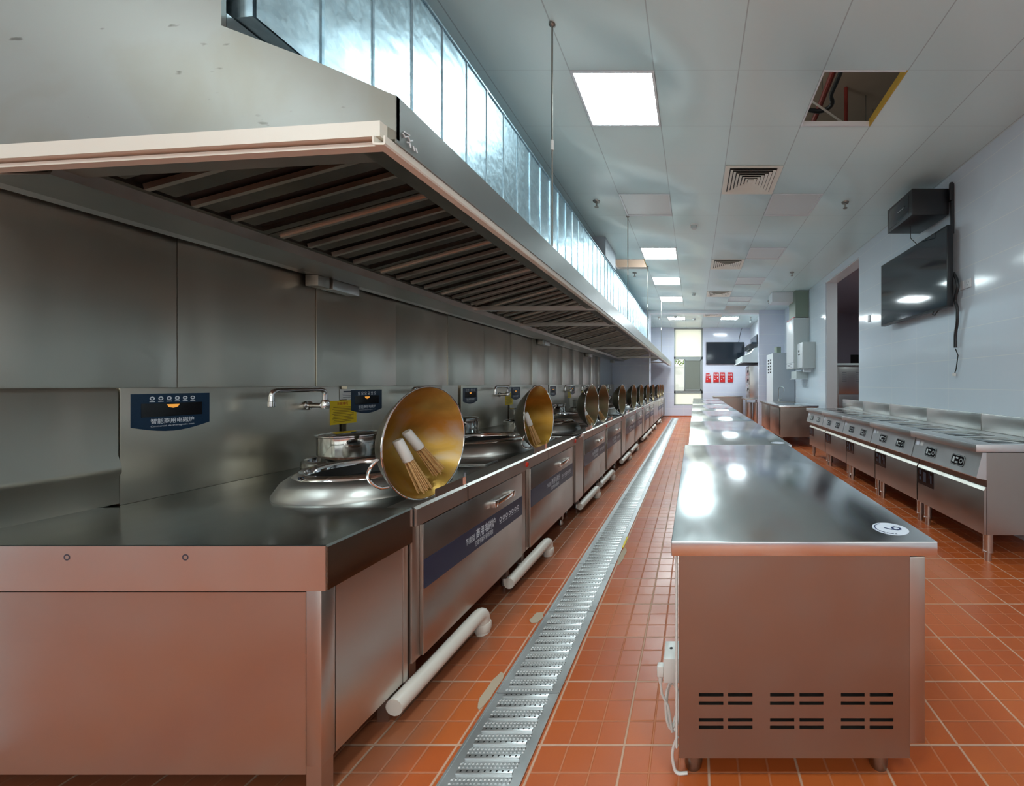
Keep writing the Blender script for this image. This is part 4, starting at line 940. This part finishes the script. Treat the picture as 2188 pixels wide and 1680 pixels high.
RLB = ['induction range nearest the camera by the right wall', 'induction range second from the camera by the right wall', 'induction range in the middle of the five', 'induction range fourth from the camera', 'induction range farthest of the five, near the wall opening']
r0 = rng(2.82); r0['label'] = RLB[0]
for k in range(1, 5): dup(r0, (0, .853*k, 0), RLB[k])

# ------------------------------------------------------------------ right wall equipment
def tv(name, x0, x1, y0, y1, z0, z1, lb, side):
    t = thing(name, lb, 'television', ((x0+x1)/2, (y0+y1)/2, z0))
    mb = MB(); mb.box(x0, x1, y0, y1, z0, z1, .004); part(mb, 'case', M['black_plastic'], t)
    b = .012; mb = MB()
    if side == 'x': mb.box(x0-.0012, x0+.001, y0+b, y1-b, z0+b*1.6, z1-b)
    else: mb.box(x0+b, x1-b, y0-.0012, y0+.001, z0+b*1.6, z1-b)
    part(mb, 'screen', M['screen'], t); return t
t = tv('television', 2.60, 2.66, 4.0, 5.42, 2.09, 2.93, 'large wall television on the right tiled wall', 'x')
mb = MB(); mb.box(2.66, 2.738, 4.5, 4.9, 2.35, 2.7); part(mb, 'wall_bracket', M['black'], t)
mb = MB(); mb.tube([(2.63, 4.20, 2.09), (2.62, 4.22, 2.06), (2.63, 4.26, 2.045), (2.63, 4.30, 2.06), (2.63, 4.28, 2.09)], .006, 8); part(mb, 'cable_loop', M['black'], t)
bx = thing('wall_heater_box', 'black box mounted high above the right wall television', 'wall box', (2.5, 4.4, 3.08))
mb = MB(); mb.box(2.31, 2.70, 4.13, 4.66, 3.085, 3.365, .008); part(mb, 'case', M['black_plastic'], bx)
mb = MB(); mb.box(2.306, 2.312, 4.20, 4.615, 3.12, 3.335, .002); f_ = part(mb, 'glossy_front', M['screen'], bx)
mb = MB(); mb.box(2.3045, 2.3065, 4.28, 4.42, 3.228, 3.232); part(mb, 'front_mark', M['grey_enamel'], f_)
mb = MB(); mb.box(2.70, 2.739, 4.2, 4.6, 3.15, 3.3); part(mb, 'bracket', M['black'], bx)
mb = MB(); mb.tube(bend([(2.70, 4.105, 3.22), (2.70, 4.10, 3.40), (2.72, 4.11, 3.40), (2.72, 4.11, 2.88)], .04), .018, 10); solo(mb, 'cable_pipe', M['black_plastic'], 'black cable pipe between the black box and the right television', 'cable pipe')
mb = MB(); mb.tube([(2.45, 4.42, 3.083), (2.46, 4.43, 2.95), (2.63, 4.6, 2.94)], .004, 6); solo(mb, 'thin_cable', M['black'], 'thin cable dropping from the black box to the television', 'cable')
def Zr(y, d): return 1.3+(820-y)/835*d
pts = [(2.68, 4.03, Zr(585, 4.05)), (2.68, 3.98, Zr(600, 4.05)), (2.68, 3.955, Zr(618, 4.05)), (2.68, 4.0, Zr(635, 4.05)), (2.69, 4.02, Zr(645, 4.05)), (2.69, 3.985, Zr(660, 4.05)), (2.70, 4.0, Zr(690, 4.05)), (2.705, 4.04, Zr(715, 4.05)), (2.71, 4.045, Zr(743, 4.05))]
mb = MB(); mb.tube(bend(pts, .05, 4), .016, 10); solo(mb, 'corrugated_hose', M['black_plastic'], 'black corrugated cable hose hanging beside the right television', 'hose')
mb = MB(); mb.tube([(2.71, 4.045, Zr(745, 4.05)), (2.72, 4.02, Zr(760, 4.05)), (2.72, 4.05, Zr(790, 4.05)), (2.72, 4.07, Zr(797, 4.05))], .005, 8); solo(mb, 'thin_cable', M['black'], 'thin black cable below the corrugated hose on the right wall', 'cable')
mb = MB(); mb.lathe([(.016, 0), (.018, .01), (.018, .03), (.01, .035)], (2.715, 4.07, Zr(804, 4.05)), 12); solo(mb, 'cable_plug', M['white_plastic'], 'small white plug end hanging on the right wall', 'plug')
for k, (yc, nm) in enumerate([(4.08, 'left blank plate'), (3.985, 'middle blank plate'), (3.89, 'right plate with socket holes')]):
    o = thing('wall_socket', 'white wall socket plate behind the television, '+nm, 'socket', (2.735, yc, 2.25), 'socket plates on the right wall')
    mb = MB(); mb.box(2.728, 2.739, yc-.043, yc+.043, 2.255, 2.341, .002); pl_ = part(mb, 'plate', M['white_enamel'], o)
    if k == 2:
        mb = MB()
        for a, b in ((-.012, .012), (.012, .012), (0, -.014)): quad(mb, (2.7275, yc+a, 2.298+b), -uy, uz, .004, .012)
        part(mb, 'socket_holes', M['black'], o)
mb = MB(); mb.box(2.728, 2.739, 6.05, 6.13, 2.26, 2.36, .002); solo(mb, 'light_switch', M['white_enamel'], 'small white switch between the television and the wall opening', 'switch')
# white control cabinets
cb = thing('control_cabinet', 'tall grey control cabinet hung on the right wall below the duct', 'control cabinet', (2.55, 9.6, 1.65))
mb = MB(); mb.box(2.38, 2.738, 9.24, 9.96, 1.65, 2.86, .004); part(mb, 'case', M['grey_enamel'], cb)
mb = MB(); mb.box(2.365, 2.379, 9.25, 9.95, 1.80, 2.85, .002); part(mb, 'door', M['white_enamel'], cb)
mb = MB(); mb.box(2.365, 2.379, 9.25, 9.95, 1.66, 1.79, .002); pv = part(mb, 'lower_panel', M['white_enamel'], cb)
mb = MB()
for k in range(3): quad(mb, (2.3645, 9.6, 1.69+.035*k), -uy, uz, .5, .008)
part(mb, 'vent_slits', M['dark_print'], pv)
mb = MB(); mb.box(2.37, 2.40, 9.25, 9.95, 2.861, 2.875); part(mb, 'red_trim', M['red_fabric'], cb)
cb2 = thing('control_cabinet', 'smaller control cabinet with round knob beside the tall one', 'control cabinet', (2.6, 9.0, 1.65))
mb = MB(); mb.box(2.46, 2.738, 8.77, 9.235, 1.65, 2.24, .004); part(mb, 'case', M['grey_enamel'], cb2)
mb = MB(); mb.box(2.447, 2.459, 8.79, 9.22, 1.66, 2.23, .002); d = part(mb, 'door', M['white_enamel'], cb2)
mb = MB(); mb.lathe([(.028, 0), (.028, .012), (0, .014)], (2.446, 9.06, 2.05), 14, Matrix.Rotation(-PI/2, 3, 'Y')); mb.box(2.442, 2.446, 9.0, 9.12, 1.96, 1.985); part(mb, 'door_knob', M['black'], d)
cb3 = thing('paper_dispenser', 'small grey dispenser under the control cabinets', 'dispenser', (2.6, 9.6, 1.40))
mb = MB(); mb.box(2.46, 2.738, 9.35, 9.85, 1.42, 1.60, .004); part(mb, 'case', M['grey_enamel'], cb3)
mb = MB(); mb.box(2.44, 2.738, 9.33, 9.87, 1.405, 1.42); part(mb, 'tray', M['white_enamel'], cb3)
mb = MB(); mb.cyl((2.52, 9.0, 1.60), (2.70, 9.0, 1.60), .035); mb.box(2.50, 2.738, 8.9, 9.1, 1.625, 1.648); solo(mb, 'towel_roll', M['white_enamel'], 'white roll hung under the smaller control cabinet', 'roll')
mb = MB(); mb.box(2.42, 2.735, 9.28, 9.9, 2.88, CEIL-.005); 
vd = thing('vertical_duct', 'green-grey duct rising from the tall control cabinet to the ceiling', 'duct', (2.58, 9.6, 2.88)); part(mb, 'duct', M['green_grey'], vd)
mb = MB(); mb.box(1.9, 2.415, 9.45, 9.85, 3.28, CEIL-.006); part(mb, 'side_branch', M['white_enamel'], vd)
# tall white cabinet with slots
tc = thing('tall_cabinet', 'tall pale cabinet with dark slots on its side, before the pier', 'cabinet', (2.42, 10.9, 0))
mb = MB(); mb.box(2.14, 2.72, 10.5, 11.4, 0, 2.13, .004); part(mb, 'case', M['paint_grey'], tc)
mb = MB(); mb.box(2.128, 2.139, 10.51, 11.39, .02, 2.12, .002); sp_ = part(mb, 'side_door', M['white_enamel'], tc)
for k in range(5):
    for yy in (10.80, 11.1):
        mb = MB(); quad(mb, (2.1275, yy, 1.95-.085*k), -uy, uz, .20, .045); part(mb, 'slot', M['black'], sp_)
mb = MB(); mb.box(2.25, 2.36, 10.55, 10.9, 2.132, 2.30); solo(mb, 'green_box', M['green_grey'], 'greenish box lying on top of the tall pale cabinet', 'box')
# sink table
sk = thing('sink_table', 'steel sink table with sliding doors in front of the tall cabinet', 'sink table', (2.15, 9.1, 0))
mb = MB(); mb.box(1.75, 2.56, 8.0, 10.3, .81, .85, .003); part(mb, 'worktop', M['steel_top'], sk)
mb = MB(); mb.box(2.0, 2.45, 9.2, 9.9, .8505, .852); part(mb, 'sink_bowl', M['steel_dark'], sk)
mb = MB(); mb.box(1.79, 2.54, 8.03, 10.27, .20, .81); part(mb, 'body', M['steel_front'], sk)
for ya, yb, xx in ((8.12, 9.1, 1.782), (9.15, 10.2, 1.786)):
    mb = MB(); mb.box(xx-.004, xx, ya, yb, .23, .79, .001); part(mb, 'sliding_door', M['steel_front'], sk)
for xx, yy in ((1.83, 8.08), (2.5, 8.08), (1.83, 10.2), (2.5, 10.2)):
    mb = MB(); mb.cyl((xx, yy, 0), (xx, yy, .2), .022); part(mb, 'leg', M['steel_dark'], sk)
fa = thing('sink_tap', 'chrome gooseneck tap on the sink table', 'tap', (2.18, 10.0, .85))
mb = MB(); mb.tube(bend([(2.18, 10.0, .86), (2.18, 10.0, 1.22), (2.30, 9.95, 1.22), (2.30, 9.95, 1.10)], .07), .012, 10); part(mb, 'spout', M['chrome'], fa)
mb = MB(); mb.lathe([(.03, 0), (.03, .01), (.02, .02), (.02, .06)], (2.18, 10.0, .852), 12); mb.cyl((2.18, 10.0, .89), (2.25, 9.97, .91), .008); part(mb, 'base', M['chrome'], fa)
# store room steel cabinet
sc_ = thing('steam_cabinet', 'pale steel cabinet with vent slots inside the wall opening', 'cabinet', (3.8, 9.7, 0))
mb = MB(); mb.box(3.46, 4.15, 9.4, 10.1, .35, 1.72, .004); part(mb, 'case', M['steel'], sc_)
for z0, z1 in ((.40, 1.03), (1.05, 1.68)):
    mb = MB(); mb.box(3.49, 4.12, 9.385, 9.40, z0, z1, .003); d = part(mb, 'door', M['steel'], sc_)
    mb = MB()
    for xx in (3.62, 3.95):
        for q in range(5): quad(mb, (xx, 9.3845, z1-.12-.05*q), ux, uz, .10, .012)
    part(mb, 'vent_slits', M['dark_print'], d)
for xx in (3.5, 4.1):
    for yy in (9.45, 10.05):
        mb = MB(); mb.box(xx-.02, xx+.02, yy-.02, yy+.02, 0, .35); part(mb, 'leg', M['steel_dark'], sc_)
mb = MB(); mb.box(3.4, 4.2, 9.36, 10.1, 1.74, 1.79)
for q in range(14): mb.box(3.42+.055*q, 3.445+.055*q, 9.355, 9.36, 1.745, 1.785)
part(mb, 'top_grille', M['grey_enamel'], sc_)
mb = MB(); mb.box(4.9, 5.6, 12.18, 12.2, 1.7, 2.2); struct(mb, 'window_3', M['black'])

# ------------------------------------------------------------------ far room
t = tv('television', .498, 2.0, 15.42, 15.485, 2.075, 2.94, 'wall television on the far wall above the red pouches', 'y')
mb = MB(); mb.tube([(1.78, 15.47, 2.94), (1.85, 15.48, 3.3), (1.92, 15.48, 3.51)], .008, 6); solo(mb, 'thin_cable', M['black'], 'thin cable rising from the far television to the ceiling', 'cable')
tv('television', 2.15, 2.215, 13.3, 14.75, 2.64, 2.98, 'television seen edge-on on the far right wall above the small hood', 'x')
for k, (x0, x1, top, lb) in enumerate([(.47, .69, 1.73, 'red fire blanket pouch with slanted corner, leftmost of the four'), (.78, 1.0, 1.745, 'red fire blanket pouch, second from the left'), (1.04, 1.245, 1.745, 'red fire blanket pouch, third from the left'), (1.34, 1.555, 1.745, 'red fire blanket pouch, rightmost of the four')]):
    p = thing('fire_blanket_pouch', lb, 'pouch', ((x0+x1)/2, 15.48, 1.355), 'red pouches on the far wall')
    poly = [(x0, 1.36), (x1, 1.355), (x1-.005, top-.02), (x1-.02, top), (x0+.01, top)]
    if k == 0: poly = [(x0, 1.355), (x1, 1.355), (x1-.02, 1.62), (x1-.06, 1.71), (x0+.02, 1.71)]
    mb = MB(); mb.prism(poly, 15.455, 15.495); pb = part(mb, 'pouch', M['red_fabric'], p)
    mb = MB(); text(mb, '灭火毯', .085, ((x0+x1)/2, 15.453, top-.10), ux, uz, off=.02, width=.155)
    quad(mb, (x0+.075, 15.453, 1.555), ux, uz, .075, .014); quad(mb, (x0+.065, 15.453, 1.47), ux, uz, .035, .04); quad(mb, (x1-.055, 15.453, 1.53), ux, uz, .04, .04)
    part(mb, 'lettering', M['white_print'], pb)
fc = thing('low_cabinet', 'brown looking steel cabinet below the red pouches', 'cabinet', (1.25, 14.5, 0))
mb = MB(); mb.box(.70, 1.78, 14.2, 14.9, .80, .84, .003); part(mb, 'worktop', M['steel'], fc)
mb = MB(); mb.box(.74, 1.75, 14.23, 14.88, .08, .80); part(mb, 'body', M['steel_front'], fc)
for xx in (.8, 1.7):
    mb = MB(); mb.box(xx-.02, xx+.02, 14.26, 14.85, 0, .08); part(mb, 'plinth', M['steel_dark'], fc)
h2 = thing('small_hood', 'small pale hood over the steamer in the far right corner', 'hood', (1.9, 13.4, 1.93))
mb = MB(); mb.prism([(1.42, 1.93), (1.57, 2.02), (1.57, 2.19), (1.75, 2.24), (1.88, 2.32), (1.96, 2.45), (2.225, 2.50), (2.225, 1.98), (1.62, 1.98)], 12.6, 14.6); part(mb, 'shell', M['grey_enamel'], h2)
mb = MB(); mb.box(1.50, 2.22, 12.62, 14.58, 1.965, 1.979); part(mb, 'filter_tray', M['black'], h2)
mb = MB(); mb.box(1.85, 2.10, 13.0, 14.2, 2.46, 2.62); part(mb, 'fan_box', M['black_plastic'], h2)
sm = thing('steam_oven', 'tall steamer with three latched doors under the small hood', 'steamer', (2.0, 13.1, .82))
mb = MB(); mb.box(1.82, 2.21, 12.7, 13.57, .82, 1.88, .004); part(mb, 'case', M['steel'], sm)
for k in range(3):
    z = 1.0+.29*k; mb = MB(); mb.box(1.80, 1.82, 12.73, 13.54, z, z+.27, .003); d = part(mb, 'door', M['steel'], sm)
    mb = MB(); mb.box(1.765, 1.80, 12.80, 12.84, z+.10, z+.16); mb.tube([(1.77, 12.82, z+.15), (1.755, 12.80, z+.05)], .01); part(mb, 'latch', M['black_plastic'], d)
bn = thing('steamer_bench', 'steel bench carrying the steamer in the far right corner', 'bench', (1.95, 13.0, 0))
mb = MB(); mb.box(1.66, 2.215, 12.6, 13.7, .78, .815, .003); part(mb, 'top', M['steel'], bn)
for xx in (1.70, 2.18):
    for yy in (12.65, 13.65):
        mb = MB(); mb.box(xx-.02, xx+.02, yy-.02, yy+.02, 0, .78); part(mb, 'leg', M['steel_dark'], bn)
for k, (x, y, lb) in enumerate([(1.83, 12.95, 'tall steel barrel under the steamer bench, left one'), (2.06, 12.9, 'tall steel barrel under the steamer bench, right one')]):
    mb = MB(); mb.lathe([(.10, 0), (.105, .01), (.105, .66), (.11, .665), (.11, .68), (0, .685)], (x, y, .0), 20); solo(mb, 'steel_barrel', M['steel'], lb, 'barrel', 'barrels under the bench')
mb = MB(); mb.lathe([(.04, 0), (.04, -.03)], (2.0, 13.6, CEIL), 12); mb.cyl((2.0, 13.6, CEIL-.03), (1.95, 13.45, CEIL-.10), .03); solo(mb, 'ceiling_camera', M['grey_enamel'], 'small camera under the far room ceiling on the right', 'camera')
